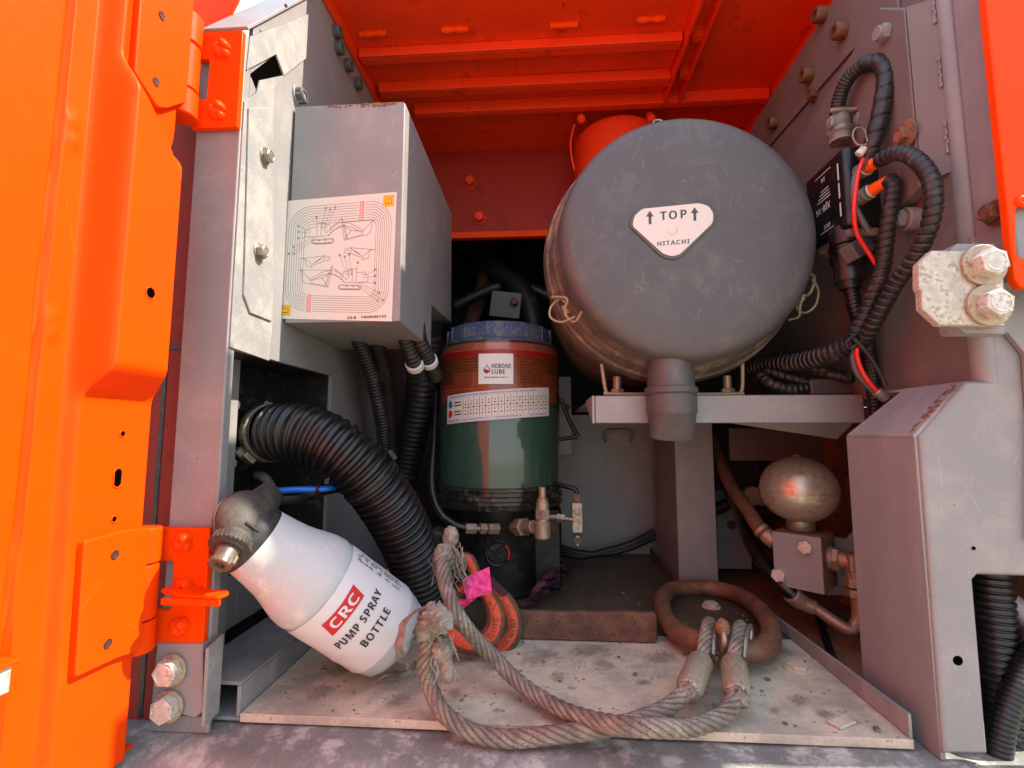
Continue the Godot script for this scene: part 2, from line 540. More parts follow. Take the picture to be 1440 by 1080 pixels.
func make_materials():
	noise_a = noise(0.008, 11, 4)
	noise_b = noise(0.03, 23, 4)
	noise_c = noise(0.12, 37, 3)
	noise_d = noise(0.015, 41, 5, FastNoiseLite.TYPE_CELLULAR)
	T.fine = bump_tex(noise_c, 1.2)
	T.coarse = bump_tex(noise_b, 3.0)
	T.wave = bump_tex(noise_a, 4.0)
	T.rough = rough_tex(noise_b, 0.65, 1.0, 99)
	T.rough_glossy = rough_tex(noise_b, 0.5, 1.0, 5099)
	var dust := Color(0.72, 0.68, 0.62)
	var gray := Color(0.505, 0.50, 0.50)
	T.gray = paint_tex(gray, Color(0.565, 0.545, 0.53), 0.50, 0.40, 0.06, Color(0.42, 0.39, 0.37), 0.80, 40, Color(0.66, 0.65, 0.64), 100)
	T.gray_dusty = paint_tex(gray, Color(0.60, 0.58, 0.555), 0.40, 0.45, 0.10, Color(0.46, 0.41, 0.37), 0.76, 70, Color(0.70, 0.68, 0.65), 9000)
	T.orange = paint_tex(Color(0.89, 0.255, 0.005), Color(0.84, 0.275, 0.03), 0.60, 0.3, 0.04, Color(0.72, 0.22, 0.05), 0.83, 40, Color(0.93, 0.36, 0.10), 300)
	T.orange_dirty = paint_tex(Color(0.89, 0.225, 0.012), Color(0.78, 0.19, 0.02), 0.58, 0.22, 0.08, Color(0.42, 0.14, 0.05), 0.80, 60, Color(0.86, 0.34, 0.12), 1300)
	T.floor = paint_tex(Color(0.65, 0.62, 0.56), Color(0.775, 0.72, 0.62), 0.30, 0.42, 0.12, Color(0.56, 0.48, 0.41), 0.73, 200, Color(0.78, 0.75, 0.7), 2222)
	T.sill = paint_tex(Color(0.455, 0.46, 0.44), Color(0.68, 0.67, 0.645), 0.48, 0.25, 0.22, Color(0.33, 0.325, 0.32), 0.80, 400, Color(0.66, 0.65, 0.62), 5252, 0.25)
	T.rust = paint_tex(Color(0.36, 0.25, 0.19), Color(0.48, 0.32, 0.21), 0.46, 0.25, 0.35, Color(0.25, 0.175, 0.14), 0.63, 160, Color(0.55, 0.45, 0.38), 777)
	T.rust_light = paint_tex(Color(0.47, 0.35, 0.27), Color(0.58, 0.36, 0.19), 0.50, 0.2, 0.3, Color(0.25, 0.18, 0.14), 0.64, 200, Color(0.7, 0.6, 0.5), 4777)
	T.galv = paint_tex(Color(0.77, 0.76, 0.72), Color(0.64, 0.61, 0.56), 0.52, 0.2, 0.28, Color(0.50, 0.46, 0.43), 0.76, 300, Color(0.93, 0.92, 0.88), 6060)
	T.black = paint_tex(Color(0.085, 0.083, 0.083), Color(0.32, 0.29, 0.26), 0.56, 0.25, 0.3, Color(0.25, 0.22, 0.2), 0.70, 60, Color(0.26, 0.25, 0.24), 3131)
	T.plastic = paint_tex(Color(0.285, 0.277, 0.277), Color(0.345, 0.33, 0.32), 0.48, 0.4, 0.06, Color(0.42, 0.39, 0.36), 0.84, 260, Color(0.50, 0.46, 0.42), 8080)
	T.plastic_dust = paint_tex(Color(0.30, 0.285, 0.27), Color(0.56, 0.46, 0.36), 0.42, 0.3, 0.14, Color(0.60, 0.48, 0.36), 0.76, 400, Color(0.62, 0.5, 0.4), 8980)
	T.rope = paint_tex(Color(0.48, 0.44, 0.40), Color(0.62, 0.57, 0.51), 0.48, 0.2, 0.3, Color(0.26, 0.2, 0.16), 0.62, 0, Color.BLACK, 1212)
	T.hook = paint_tex(Color(0.84, 0.27, 0.10), Color(0.36, 0.24, 0.17), 0.56, 0.1, 0.15, Color(0.25, 0.16, 0.11), 0.64, 120, Color(0.40, 0.27, 0.2), 515)
	T.cap = paint_tex(Color(0.18, 0.25, 0.41), Color(0.36, 0.35, 0.33), 0.50, 0.12, 0.2, Color(0.46, 0.42, 0.37), 0.63, 200, Color(0.5, 0.48, 0.46), 2929)
	T.white = paint_tex(Color(0.68, 0.695, 0.70), Color(0.80, 0.79, 0.76), 0.60, 0.2, 0.03, Color(0.6, 0.57, 0.53), 0.86, 30, Color(0.75, 0.74, 0.72), 6200)
	T.gum = paint_tex(Color(0.38, 0.365, 0.34), Color(0.56, 0.53, 0.48), 0.42, 0.2, 0.2, Color(0.2, 0.18, 0.16), 0.72, 160, Color(0.66, 0.63, 0.58), 9393)
	M.gray = mat(T.gray, Color.WHITE, 0.5, 0.0, 2.4, 0.12)
	M.gray_dusty = mat(T.gray_dusty, Color.WHITE, 0.72, 0.0, 2.8, 0.2)
	M.orange = mat(T.orange, Color.WHITE, 0.46, 0.0, 2.2, 0.05)
	M.orange.metallic_specular = 0.2
	M.orange.clearcoat_enabled = true; M.orange.clearcoat = 0.06; M.orange.clearcoat_roughness = 0.18
	M.orange_dirty = mat(T.orange_dirty, Color.WHITE, 0.5, 0.0, 2.2, 0.15)
	M.floor = mat(T.floor, Color.WHITE, 0.72, 0.0, 2.1, 0.35, "coarse")
	M.sill = mat(T.sill, Color.WHITE, 0.62, 0.0, 3.1, 0.5, "coarse")
	M.rust = mat(T.rust, Color.WHITE, 0.8, 0.0, 5.0, 0.6, "coarse")
	M.rust_light = mat(T.rust_light, Color.WHITE, 0.7, 0.0, 6.0, 0.5, "coarse")
	M.galv = mat(T.galv, Color.WHITE, 0.55, 0.3, 11.0, 0.5)
	M.steel = mat(T.galv, Color(0.78, 0.76, 0.73), 0.42, 0.75, 7.0, 0.25)
	M.brass = mat(T.galv, Color(0.80, 0.71, 0.64), 0.42, 0.4, 7.0, 0.3)
	M.black = mat(T.black, Color.WHITE, 0.5, 0.0, 4.0, 0.2)
	M.rubber = mat(T.black, Color.WHITE, 0.36, 0.0, 5.0, 0.12)
	M.rubber.albedo_color = Color(0.72, 0.72, 0.74)
	M.tape = mat(T.black, Color(1.25, 1.15, 1.12), 0.48, 0.0, 6.0, 0.15)
	M.plastic = mat(T.plastic, Color.WHITE, 0.52, 0.0, 2.6, 0.12)
	M.plastic_dust = mat(T.plastic_dust, Color.WHITE, 0.66, 0.0, 3.0, 0.2)
	M.rope = mat(T.rope, Color.WHITE, 0.6, 0.25, 9.0, 0.3)
	M.hook = mat(T.hook, Color.WHITE, 0.6, 0.0, 8.0, 0.35, "coarse")
	M.cap = mat(T.cap, Color.WHITE, 0.55, 0.0, 6.0, 0.2)
	M.white = mat(T.white, Color.WHITE, 0.45, 0.0, 3.0, 0.03)
	M.gum = mat(T.gum, Color.WHITE, 0.6, 0.0, 6.0, 0.3)
	M.wall_shaded = mat(T.gray, Color(0.84, 0.77, 0.74), 0.55, 0.0, 2.4, 0.15)  # grey paint tinted darker to stand for shade under the hood
	M.foam = plain(Color(0.55, 0.55, 0.55), 0.9)
	M.washer_dark = mat(T.rust_light, Color(0.85, 0.8, 0.78), 0.55, 0.2, 8.0, 0.3)
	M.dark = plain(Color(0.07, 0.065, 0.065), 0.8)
	M.hollow = plain(Color(0.02, 0.018, 0.016), 1.0)  # near-black, stands for the unlit insides of holes and the notch
	M.hollow.metallic_specular = 0.0
	M.gray_streaked = mat(T.gray, Color.WHITE, 0.6, 0.0, 2.8, 0.15)
	M.gray_streaked.uv1_scale = Vector3(4.5, 0.8, 4.5)
	M.ring = mat(T.rust, Color(1.25, 1.25, 1.22), 0.6, 0.15, 5.0, 0.5, "coarse")
	M.washer = mat(T.galv, Color(0.84, 0.78, 0.70), 0.5, 0.3, 12.0, 0.3)
	M.ink = plain(Color(0.12, 0.12, 0.13), 0.6)
	M.paper = plain(Color(0.79, 0.765, 0.73), 0.5)
	M.pale = plain(Color(0.80, 0.80, 0.80), 0.5)
	M.red = plain(Color(0.72, 0.07, 0.10), 0.5)
	M.blue = plain(Color(0.03, 0.36, 0.74), 0.35)
	M.wire_red = plain(Color(0.80, 0.12, 0.08), 0.4)
	M.pink = plain(Color(0.86, 0.24, 0.52), 0.6)
	M.purple = mat(T.gum, Color(0.70, 0.44, 0.62), 0.6, 0.0, 7.0, 0.3)
	M.orange_rubber = plain(Color(0.95, 0.38, 0.05), 0.45)
	M.white_mark = plain(Color(0.78, 0.78, 0.78), 0.6)

# ================================================================ the setting: floor, sill, walls, hood
func build_structure():
	var b := MB.new()
	b.box(V(-0.318, -0.009, 0.515), V(0.349, 0.0, 0.7415), 0.001)
	var fl := struct("floor", b, M.floor)
	b = MB.new()
	b.box(V(-0.318, -0.009, 0.7425), V(0.349, -0.0005, 1.3), 0.001)
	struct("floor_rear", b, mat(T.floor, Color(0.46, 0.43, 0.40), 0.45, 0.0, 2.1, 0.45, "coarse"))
	b = MB.new()
	b.t = fx(0.3455)
	b.plate(poly([0.516, 0.0005, 0.86, 0.0005, 0.86, 0.014, 0.60, 0.021, 0.516, 0.023]), 0.0035, 0.0008)
	obj("rim", b, M.gray_dusty, fl)
	b = MB.new()
	b.t = fx(0.249)
	b.plate(poly([0.935, 0.0005, 1.2, 0.0005, 1.2, 0.02, 0.95, 0.012]), 0.0035, 0.0008)
	obj("rim", b, M.rust, fl)
	for s in [[1122, 941, 0.013, 0.004], [1000, 854, 0.012, 0.006], [985, 772, 0.012, 0.006]]:
		bolt("bolt", PY(s[0], s[1], 0.0), Vector3.UP, s[2], s[3], s[2] * 1.25, M.floor, fl)
	b = MB.new()
	b.t = Transform3D(Basis(Vector3.UP, 0.5), V(0.296, 0.0, 0.537))
	b.box(Vector3(-0.013, 0.0, -0.007), Vector3(0.013, 0.0035, 0.007), 0.0012)
	obj("weld_block", b, M.floor, fl)
	# square tube along the left edge of the floor, open at the front
	b = MB.new()
	b.box(V(-0.395, -0.009, 0.517), V(-0.319, -0.005, 0.9)); b.box(V(-0.395, 0.026, 0.517), V(-0.319, 0.030, 0.9))
	b.box(V(-0.395, -0.005, 0.517), V(-0.391, 0.026, 0.9)); b.box(V(-0.3235, -0.005, 0.517), V(-0.319, 0.026, 0.9))
	b.box(V(-0.391, -0.005, 0.60), V(-0.3235, 0.026, 0.604))
	struct("floor_beam", b, M.gray_dusty)
	b = MB.new()
	b.box(V(-0.6, -0.07, 0.56), V(0.95, -0.03, 1.62))
	struct("floor_pan", b, M.rust)
	b = MB.new()
	b.box(V(0.3495, -0.03, 0.52), V(0.55, -0.024, 1.3))
	struct("floor_side", b, mat(T.floor, Color(0.72, 0.58, 0.50), 0.75, 0.0, 2.1, 0.4, "coarse"))
	# sill: a rounded beam in front of and just below the floor plate
	var P := []
	for q in [[0.60, -0.011], [0.50, -0.011], [0.482, -0.0115], [0.468, -0.014], [0.456, -0.020], [0.448, -0.029], [0.444, -0.04], [0.443, -0.16]]:
		var row := PackedVector3Array()
		for i in 61:
			var x := -0.46 + 1.5 * i / 60.0
			row.append(V(x, q[1] + 0.0012 * sin(x * 37.0) * sin(x * 11.0 + q[0] * 40.0), q[0]))
		P.append(row)
	b = MB.new()
	b.grid(P, false, false, -1.0)
	struct("sill", b, M.sill)
	# left wall: above the recess, behind the recess, and the recess itself
	b = MB.new()
	b.t = fx(-0.352)
	b.plate(poly([0.515, 0.383, 0.765, 0.383, 0.765, -0.009, 1.6, -0.009, 1.6, 0.9995, 0.6855, 0.9995, 0.515, 0.7775]), 0.006, 0.0008)
	var wl := struct("wall_left", b, M.gray)
	for s in [[418, 135], [473, 68], [486, 92], [500, 118], [470, 45]]:
		bolt("bolt", PX(s[0], s[1], -0.346), Vector3.RIGHT, 0.0105, 0.012, 0.0, M.plastic, wl, true)  # dark colour stands for shade on these grey bolts
	bolt("bolt", PX(418, 135, -0.346), Vector3.RIGHT, 0.011, 0.008, 0.014, M.gray, wl)
	b = MB.new()
	b.box(V(-0.43, -0.009, 0.515), V(-0.424, 0.395, 0.766)); b.box(V(-0.4238, 0.3838, 0.515), V(-0.3522, 0.390, 0.7662))
	b.box(V(-0.43, -0.009, 0.7665), V(-0.3525, 0.395, 0.773))
	struct("wall_recess", b, M.black)  # black colour stands for shade in the recess, the wall is grey
	b = MB.new()
	b.box(V(-0.423, 0.031, 0.66), V(-0.419, 0.165, 0.765))
	b.box(V(-0.423, 0.031, 0.52), V(-0.419, 0.10, 0.659))
	struct("wall_recess_lining", b, M.gray)
	# right wall: grey facing the sunlit door, its colour darkened to stand for hood shade
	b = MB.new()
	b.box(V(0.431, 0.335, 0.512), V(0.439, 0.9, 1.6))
	var wr := struct("wall_right", b, M.wall_shaded)
	for s in [[1188, 43], [1160, 20], [1141, 105], [1092, 172]]:
		bolt("bolt", PX(s[0], s[1], 0.4265), Vector3.LEFT, 0.0115, 0.016, 0.0, M.washer_dark, wr, true)
	for s in [[1147, 133], [1400, 299]]:
		bolt("bolt", PX(s[0], s[1], 0.431), Vector3.LEFT, 0.009, 0.009, 0.012, M.washer_dark, wr)
	for s in [[1258, 45], [1280, 308]]:
		var p := PX(s[0] + 8, s[1], 0.431)
		var c := MB.new()
		c.rod(p, p + Vector3(-0.014, 0, 0), 0.0135); c.rod(p + Vector3(-0.014, 0, 0), p + Vector3(-0.028, 0, 0), 0.008); c.hex(p + Vector3(-0.016, 0, 0), p + Vector3(-0.023, 0, 0), 0.0105)
		obj("bolt", c, M.gray, wr)
	bolt("bolt", PX(1275, 190, 0.414), Vector3.LEFT, 0.009, 0.007, 0.0165, M.rust_light, wr)
	# stiffened plate welded on the wall, with a bent flank towards the front
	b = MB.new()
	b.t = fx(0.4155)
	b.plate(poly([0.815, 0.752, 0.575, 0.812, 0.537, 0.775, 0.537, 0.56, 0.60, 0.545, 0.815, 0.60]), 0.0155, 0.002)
	obj("stiffener_plate", b, M.wall_shaded, wr)
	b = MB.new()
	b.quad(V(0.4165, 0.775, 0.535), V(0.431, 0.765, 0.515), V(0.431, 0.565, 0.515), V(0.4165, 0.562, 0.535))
	obj("stiffener_flank", b, M.wall_shaded, wr)
	b = MB.new()
	for y in [0.735, 0.66, 0.585]:
		for k in 7: b.box(V(0.4275 + 0.0006 * (k % 3), y + k * 0.005, 0.513 + 0.0008 * (k % 2)), V(0.4305, y + k * 0.005 + 0.0056, 0.5165), 0.001)
	obj("weld_seam", b, M.gray_dusty, wr)
	# flange plate along the hood edge
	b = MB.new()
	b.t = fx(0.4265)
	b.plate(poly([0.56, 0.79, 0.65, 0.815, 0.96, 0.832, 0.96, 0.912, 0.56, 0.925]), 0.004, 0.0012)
	obj("flange_plate", b, M.wall_shaded, wr)
	b = MB.new()
	b.box(V(0.442, 0.335, 0.500), V(0.95, 1.245, 0.506), 0.002)  # unseen upper part raised to keep the sun off the floor
	b.lathe(V(0.442, 0.335, 0.512), Vector3.UP, [Vector2(0, 0.0), Vector2(0, 0.0115), Vector2(0.91, 0.0115), Vector2(0.91, 0.0)], 24)
	var rp := struct("right_post", b, M.gray)
	b = MB.new()
	b.t = fz(0.4995)
	b.plate(xy([1360, 335, 1374, 338, 1395, 318, 1420, 330, 1440, 360, 1520, 360, 1520, 760, 1441, 760, 1441, 595, 1434, 500, 1410, 470, 1360, 470], 0.4995), 0.006, 0.001)
	obj("post_plate", b, M.gray, rp)
	b = MB.new()
	b.box(V(0.473, 0.9, 0.512), V(0.479, 1.245, 1.6))  # part above the ceiling is unseen, added to block the sun
	b.box(V(0.4295, 0.9005, 0.512), V(0.4725, 0.906, 1.6))
	struct("hood_side", b, M.orange)
	# back of the machine bay
	b = MB.new()
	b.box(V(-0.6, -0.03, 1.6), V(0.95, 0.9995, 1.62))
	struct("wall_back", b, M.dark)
	b = MB.new()
	b.box(V(-0.02, 0.0, 1.215), V(0.36, 0.335, 1.22))
	var bp := struct("wall_back_lower", b, M.gray)
	b = MB.new()
	var hp := D(870, 616, 1.2)
	b.tube(curve([V(hp.x - 0.03, hp.y - 0.01, 1.215), V(hp.x - 0.03, hp.y + 0.015, 1.2), V(hp.x + 0.03, hp.y + 0.015, 1.2), V(hp.x + 0.03, hp.y - 0.01, 1.215)]), 0.004, 8)
	obj("grab_loop", b, M.gray, bp)
	b = MB.new()
	b.box(V(0.55, -0.03, 0.53), V(0.556, 0.334, 1.6))
	b.box(V(0.4395, 0.335, 0.513), V(0.56, 0.341, 1.6))
	struct("wall_right_lower", b, mat(T.rust_light, Color(1.1, 0.98, 0.95), 0.7, 0.0, 3.0, 0.3))
	b = MB.new()
	b.box(V(0.33, 0.0, 1.3), V(0.56, 0.335, 1.306)); b.box(V(0.30, 0.0, 1.19), V(0.345, 0.16, 1.2)); b.box(V(0.37, 0.235, 1.0), V(0.55, 0.30, 1.006))
	struct("wall_back_corner", b, mat(T.gray, Color(0.72, 0.60, 0.56), 0.7, 0.0, 3.0, 0.2))
	# hood: underside seen from below
	b = MB.new()
	b.box(V(-0.354, 1.0, 0.635), V(0.473, 1.006, 1.62))
	var hd := struct("ceiling", b, M.orange_dirty)
	b = MB.new()
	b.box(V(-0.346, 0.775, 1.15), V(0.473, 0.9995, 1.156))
	var hb := struct("hood_back", b, mat(T.orange_dirty, Color(0.66, 0.52, 0.5), 0.65, 0.0, 2.2, 0.15))  # same hood orange, darkened in the colour to stand for deep shade
	b = MB.new()
	b.box(V(-0.346, 0.765, 1.132), V(0.473, 0.782, 1.149), 0.002)
	obj("rail", b, M.orange, hb)
	for s in [[662, 258], [675, 308]]:
		bolt("bolt", D(s[0], s[1], 1.149), Vector3.BACK, 0.012, 0.018, 0.014, M.orange_dirty, hb)
	for r in [[-0.338, 0.25, 0.808, 0.830, 0.982], [-0.33, 0.252, 0.895, 0.918, 0.978], [-0.275, 0.468, 0.962, 0.980, 0.975]]:
		b = MB.new()
		b.box(V(r[0], r[4], r[2]), V(r[1], 0.9995, r[2] + 0.004), 0.001)
		b.box(V(r[0], r[4], r[2] + 0.0045), V(r[1], r[4] + 0.004, r[3]), 0.001)
		obj("rib", b, M.orange_dirty, hd)
	for x in [-0.346, 0.253, 0.283]:
		b = MB.new()
		b.box(V(x, 0.972, 0.636), V(x + 0.005, 0.9995, 0.961 if x > -0.3 else 1.14), 0.001)
		obj("rail", b, M.orange_dirty, hd)
	b = MB.new()
	b.box(V(-0.05, 0.996, 0.835), V(0.252, 0.9995, 0.89), 0.0015)
	obj("doubler_sheet", b, M.orange_dirty, hd)
	for s in [[525, 53], [640, 47], [793, 41], [915, 33]]:
		b = MB.new()
		var q := PY(s[0], s[1], 0.992)
		var wv := PackedVector3Array()
		for k in 13: wv.append(q + Vector3(-0.024 + k * 0.004, 0.006, 0.001))
		b.tube(wv, func(i, _s, g): return 0.0055 * (1.0 + 0.18 * sin(i * 1.1 + s[0]) + 0.1 * sin(g * 3.0 + i)), 10)
		obj("weld_bead", b, M.orange, hd)
	for s in [[981, 43], [963, 97]]:
		bolt("bolt", PY(s[0], s[1], 0.999), Vector3.DOWN, 0.011, 0.014, 0.013, M.orange_dirty, hd)
	for s in [[712, 153], [906, 144]]:
		bolt("bolt", D(s[0], s[1], 0.985), Vector3.BACK, 0.009, 0.010, 0.011, M.rust_light, hb)
	# orange cowl behind the air cleaner
	var c0 := D(868, 250, 1.06)
	var cw := thing("exhaust_cowl", "round orange cowl hanging from the hood behind the black air cleaner", "cowl", Vector3(c0.x, 0.6, c0.z))
	b = MB.new()
	b.lathe(Vector3(c0.x, 0.60, c0.z), Vector3.UP, [Vector2(0, 0.097), Vector2(0.34, 0.097), Vector2(0.352, 0.094), Vector2(0.36, 0.086), Vector2(0.362, 0.0)], 48)
	obj("shell", b, M.orange_dirty, cw)
	for s in [[817, 166], [915, 165]]:
		b = MB.new()
		var q := D(s[0], s[1], 0.985)
		b.rod(q + Vector3(0, 0.010, -0.01), q + Vector3(0, -0.010, 0.010), 0.0085)
		b.rod(q + Vector3(0, -0.010, 0.010), q + Vector3(0, -0.013, 0.013), 0.005)
		obj("lug", b, M.orange_dirty, cw)
	b = MB.new()
	b.tube(curve([D(808, 175, 0.985), D(803, 195, 0.99), D(803, 215, 0.99), D(808, 240, 1.0)]), 0.0022, 8)
	obj("bail", b, M.orange_dirty, cw)

# ================================================================ door and hinges
func door_h(d: float, y: float) -> float:
	# relief of the pressed inner skin, outwards from the door plane
	var h := 0.0
	var wob := 0.0006 * sin(y * 61.0) + 0.0009 * sin(y * 23.0 + 1.0)
	h += 0.0035 * smooth(0.3545 + wob * 0.7, 0.3560 + wob * 0.7, d)
	h -= 0.0040 * exp(-pow((d - 0.3545 - wob * 0.7) / 0.0011, 2.0))
	for q in [[0.556, 0.364], [0.54, 0.366], [0.385, 0.362], [0.372, 0.364]]:
		h += 0.0022 * exp(-pow((y - q[0]) / 0.007, 2.0) - pow((d - q[1]) / 0.006, 2.0))
	var yt := lerpf(0.605, 0.557, smooth(0.385, 0.453, d))
	var m := smooth(0.318, 0.352, y) * (1.0 - smooth(yt, yt + 0.035, y))
	var top := smooth(0.56, 0.62, y)
	var H := lerpf(lerpf(0.011, 0.020, top), 0.036, m)
	var ds := lerpf(0.3770, 0.3800, smooth(0.3, 0.05, y))
	h += (H - 0.002) * smooth(ds, ds + lerpf(0.009, 0.013, m), d)
	h -= 0.006 * smooth(0.386, 0.40, d) * top * (1.0 - m)
	return h

func build_door_and_hinges():
	var door := thing("orange_door", "orange folded open machine door with pressed panel and dark holes", "door", V(-0.405, -0.01, 0.47))
	var X0 := -0.405
	var P := []
	for i in 131:
		var d := lerpf(0.24, 0.452, i / 120.0) if i <= 120 else 0.452 + (i - 120) * 0.0017
		var row := PackedVector3Array()
		for j in 261:
			var y := lerpf(-0.012, 0.95, j / 260.0)
			var mid := smooth(0.318, 0.352, y) * (1.0 - smooth(0.557, 0.60, y))
			var dd := d
			if i > 108: dd = 0.4308 + (d - 0.4308) * lerpf(1.0, 0.56, mid)   # the raised middle ends a little short of the hinge edge
			var x := X0 + door_h(d, y)
			if i > 124: x -= (i - 124) * 0.0016 * (i - 124) * 0.6
			row.append(V(x, y, dd))
		P.append(row)
	var b := MB.new()
	b.grid(P, false, false, 1.0)
	obj("panel", b, M.orange, door)
	b = MB.new()
	b.box(V(-0.4295, -0.012, -0.46), V(-0.405, 0.95, 0.2405), 0.004)
	obj("outer_half", b, M.orange, door)
	b = MB.new()
	b.box(V(-0.43, -0.0135, -0.47), V(-0.400, -0.0105, 0.478), 0.001)
	b.box(V(-0.434, -0.013, -0.47), V(-0.430, 0.95, 0.482), 0.001)
	obj("outer_skin", b, M.orange, door)
	b = MB.new()
	b.t = Transform3D(Basis(Vector3.FORWARD, 0.15), Vector3.ZERO)
	b.t = Transform3D.IDENTITY
	var ti := PX(-12, 935, -0.40)
	b.box(V(-0.405, 0.0, 0.0) * 0 + Vector3(ti.x - 0.01, ti.y - 0.02, ti.z - 0.004), Vector3(ti.x + 0.012, ti.y - 0.001, ti.z + 0.03), 0.001)
	obj("latch_plate", b, M.galv, door)
	b = MB.new()
	b.box(Vector3(ti.x - 0.01, ti.y - 0.0005, ti.z - 0.007), Vector3(ti.x + 0.016, ti.y + 0.003, ti.z + 0.03), 0.001)
	obj("latch_lip", b, M.orange, door)
	b = MB.new()
	b.t = fz(0.545)
	b.plate(xy([232, -60, 352, -60, 334, 0, 319, 29, 303, 38, 286, 42, 250, 60], 0.54), 0.004, 0.001)
	obj("corner_flange", b, M.orange, door)
	# holes drawn on the pressed skin: rolled rim, near-black disc for the unlit inside
	for s in [[210, 412, 0.0055, 0.0055, -0.3685], [170, 610, 0.003, 0.003, -0.394], [163, 672, 0.0045, 0.0088, -0.394], [158, 730, 0.003, 0.003, -0.394]]:
		var c := PX(s[0], s[1], s[4])
		c.x = X0 + door_h(-c.z, c.y)
		var ring := []
		for k in 28:
			var a := TAU * k / 28
			ring.append(Vector3(c.x, c.y + sin(a) * s[2] + (s[3] - s[2]) * (1.0 if sin(a) > 0 else -1.0), c.z + cos(a) * s[2]))
		b = MB.new()
		for k in 28: b.tri(c + Vector3(0.0005, 0, 0), ring[k] + Vector3(0.0005, 0, 0), ring[(k + 1) % 28] + Vector3(0.0005, 0, 0))
		var ho := obj("hole", b, M.hollow, door)
		b = MB.new()
		b.tube(PackedVector3Array(ring), 0.0009, 6, false, true)
		obj("rim", b, M.orange, ho)
	# a hinge: leaf on the door, three knuckles on the pin line, bracket plate bolted to the post, bolts painted over
	for up in [false, true]:
		var base := V(-0.40, 0.075, 0.475) if not up else V(-0.397, 0.632, 0.475)
		var h := thing("hinge", "upper orange door hinge on the grey post beside the slanted cap" if up else "lower orange door hinge with hook tab beside the white spray bottle", "hinge", base, "orange door hinges")
		var y0 := 0.074 if not up else 0.634
		var y1 := 0.192 if not up else 0.753
		var pinx := -0.4035 if not up else -0.3975
		var yk := [y0 + 0.001, y0 + 0.032, y0 + 0.086, y1 + 0.004]
		for k in 3:
			b = MB.new()
			var r := 0.0158 if k != 1 else 0.0152
			b.lathe(V(pinx, yk[k] + 0.0006, 0.475), Vector3.UP, [Vector2(0, 0), Vector2(0, r - 0.0015), Vector2(0.0015, r), Vector2(yk[k + 1] - yk[k] - 0.0027, r), Vector2(yk[k + 1] - yk[k] - 0.0012, r - 0.0015), Vector2(yk[k + 1] - yk[k] - 0.0012, 0)], 36)
			obj("knuckle", b, M.orange, h)
		var lf: PackedVector2Array
		if not up: lf = PackedVector2Array([Vector2(0.393, 0.2), Vector2(0.432, 0.201), Vector2(0.462, 0.198), Vector2(0.462, 0.082), Vector2(0.436, 0.087), Vector2(0.395, 0.089)])
		else: lf = PackedVector2Array([Vector2(0.398, 0.80), Vector2(0.465, 0.80), Vector2(0.465, 0.645), Vector2(0.440, 0.62), Vector2(0.428, 0.613), Vector2(0.399, 0.628)])
		b = MB.new()
		b.t = fx(-0.394 if not up else -0.3905)
		b.plate(rounded(lf, 0.004, 3), 0.0085, 0.002)
		var leaf := obj("leaf", b, M.orange, h)
		for s in ([[162, 780], [152, 905]] if not up else [[228, 22], [220, 115]]):
			var c := PX(s[0], s[1], -0.385 if not up else -0.3815)
			b = MB.new()
			b.lathe(c, Vector3.RIGHT, [Vector2(0.0003, 0), Vector2(0.0003, 0.0034), Vector2(0.0006, 0.0039), Vector2(0.0, 0.0042)], 20)
			obj("screw_hole", b, plain(Color(0.25, 0.10, 0.04), 0.8), leaf)
		b = MB.new()
		b.t = fz(0.4995)
		var sl0 := lerpf(y0, y1, 0.30)
		var sl1 := lerpf(y0, y1, 0.71)
		var xa := -0.4035 if not up else -0.3985
		var xb := -0.346 if not up else -0.3435
		var xs := xa + (xb - xa) * (0.34 if not up else 0.30)
		var pl := PackedVector2Array([Vector2(xa, y0), Vector2(xb, y0), Vector2(xb, y1), Vector2(xa, y1), Vector2(xa, sl1), Vector2(xs, sl1), Vector2(xs, sl0), Vector2(xa, sl0)])
		b.plate(rounded(pl, 0.002, 2), 0.0075, 0.0012)
		obj("bracket_plate", b, M.orange, h)
		# bolt heads lumpy with paint
		for s in ([[258, 762], [260, 826], [252, 878]] if not up else [[312, 70], [305, 155]]):
			b = MB.new()
			var c := D(s[0], s[1], 0.4918)
			var rr := RandomNumberGenerator.new()
			rr.seed = int(s[0] * 7 + s[1])
			for q in [[0.0, 0.0, 0.0098, 0.0065], [0.004, 0.003, 0.006, 0.0105], [-0.003, -0.004, 0.006, 0.0085], [0.005, -0.006, 0.0045, 0.007]]:
				var pts := []
				var px2 := c + Vector3(q[0] + rr.randfn(0, 0.001), q[1] + rr.randfn(0, 0.001), 0.0)
				for i in 7:
					var row := PackedVector3Array()
					for j in 14:
						var a := TAU * j / 14
						var f := i / 6.0 * PI * 0.5
						var rad: float = q[2] * cos(f) * (1.0 + 0.12 * sin(a * 3.0 + q[3] * 900.0))
						row.append(px2 + Vector3(cos(a) * rad, sin(a) * rad, q[3] * sin(f)))
					pts.append(row)
				b.grid(pts, false, true, 1.0)
			obj("painted_bolt", b, M.orange, h)
		if not up:
			b = MB.new()
			b.t = fy(0.131)
			b.plate(rounded(poly([-0.385, 0.491, -0.385, 0.478, -0.36, 0.466, -0.312, 0.462, -0.309, 0.474, -0.316, 0.481, -0.345, 0.484, -0.35, 0.491]), 0.004, 3), 0.0035, 0.001)
			b.t = Transform3D.IDENTITY
			b.box(V(-0.372, 0.124, 0.4635), V(-0.312, 0.1308, 0.4665), 0.001)
			obj("hook_tab", b, M.orange, h)

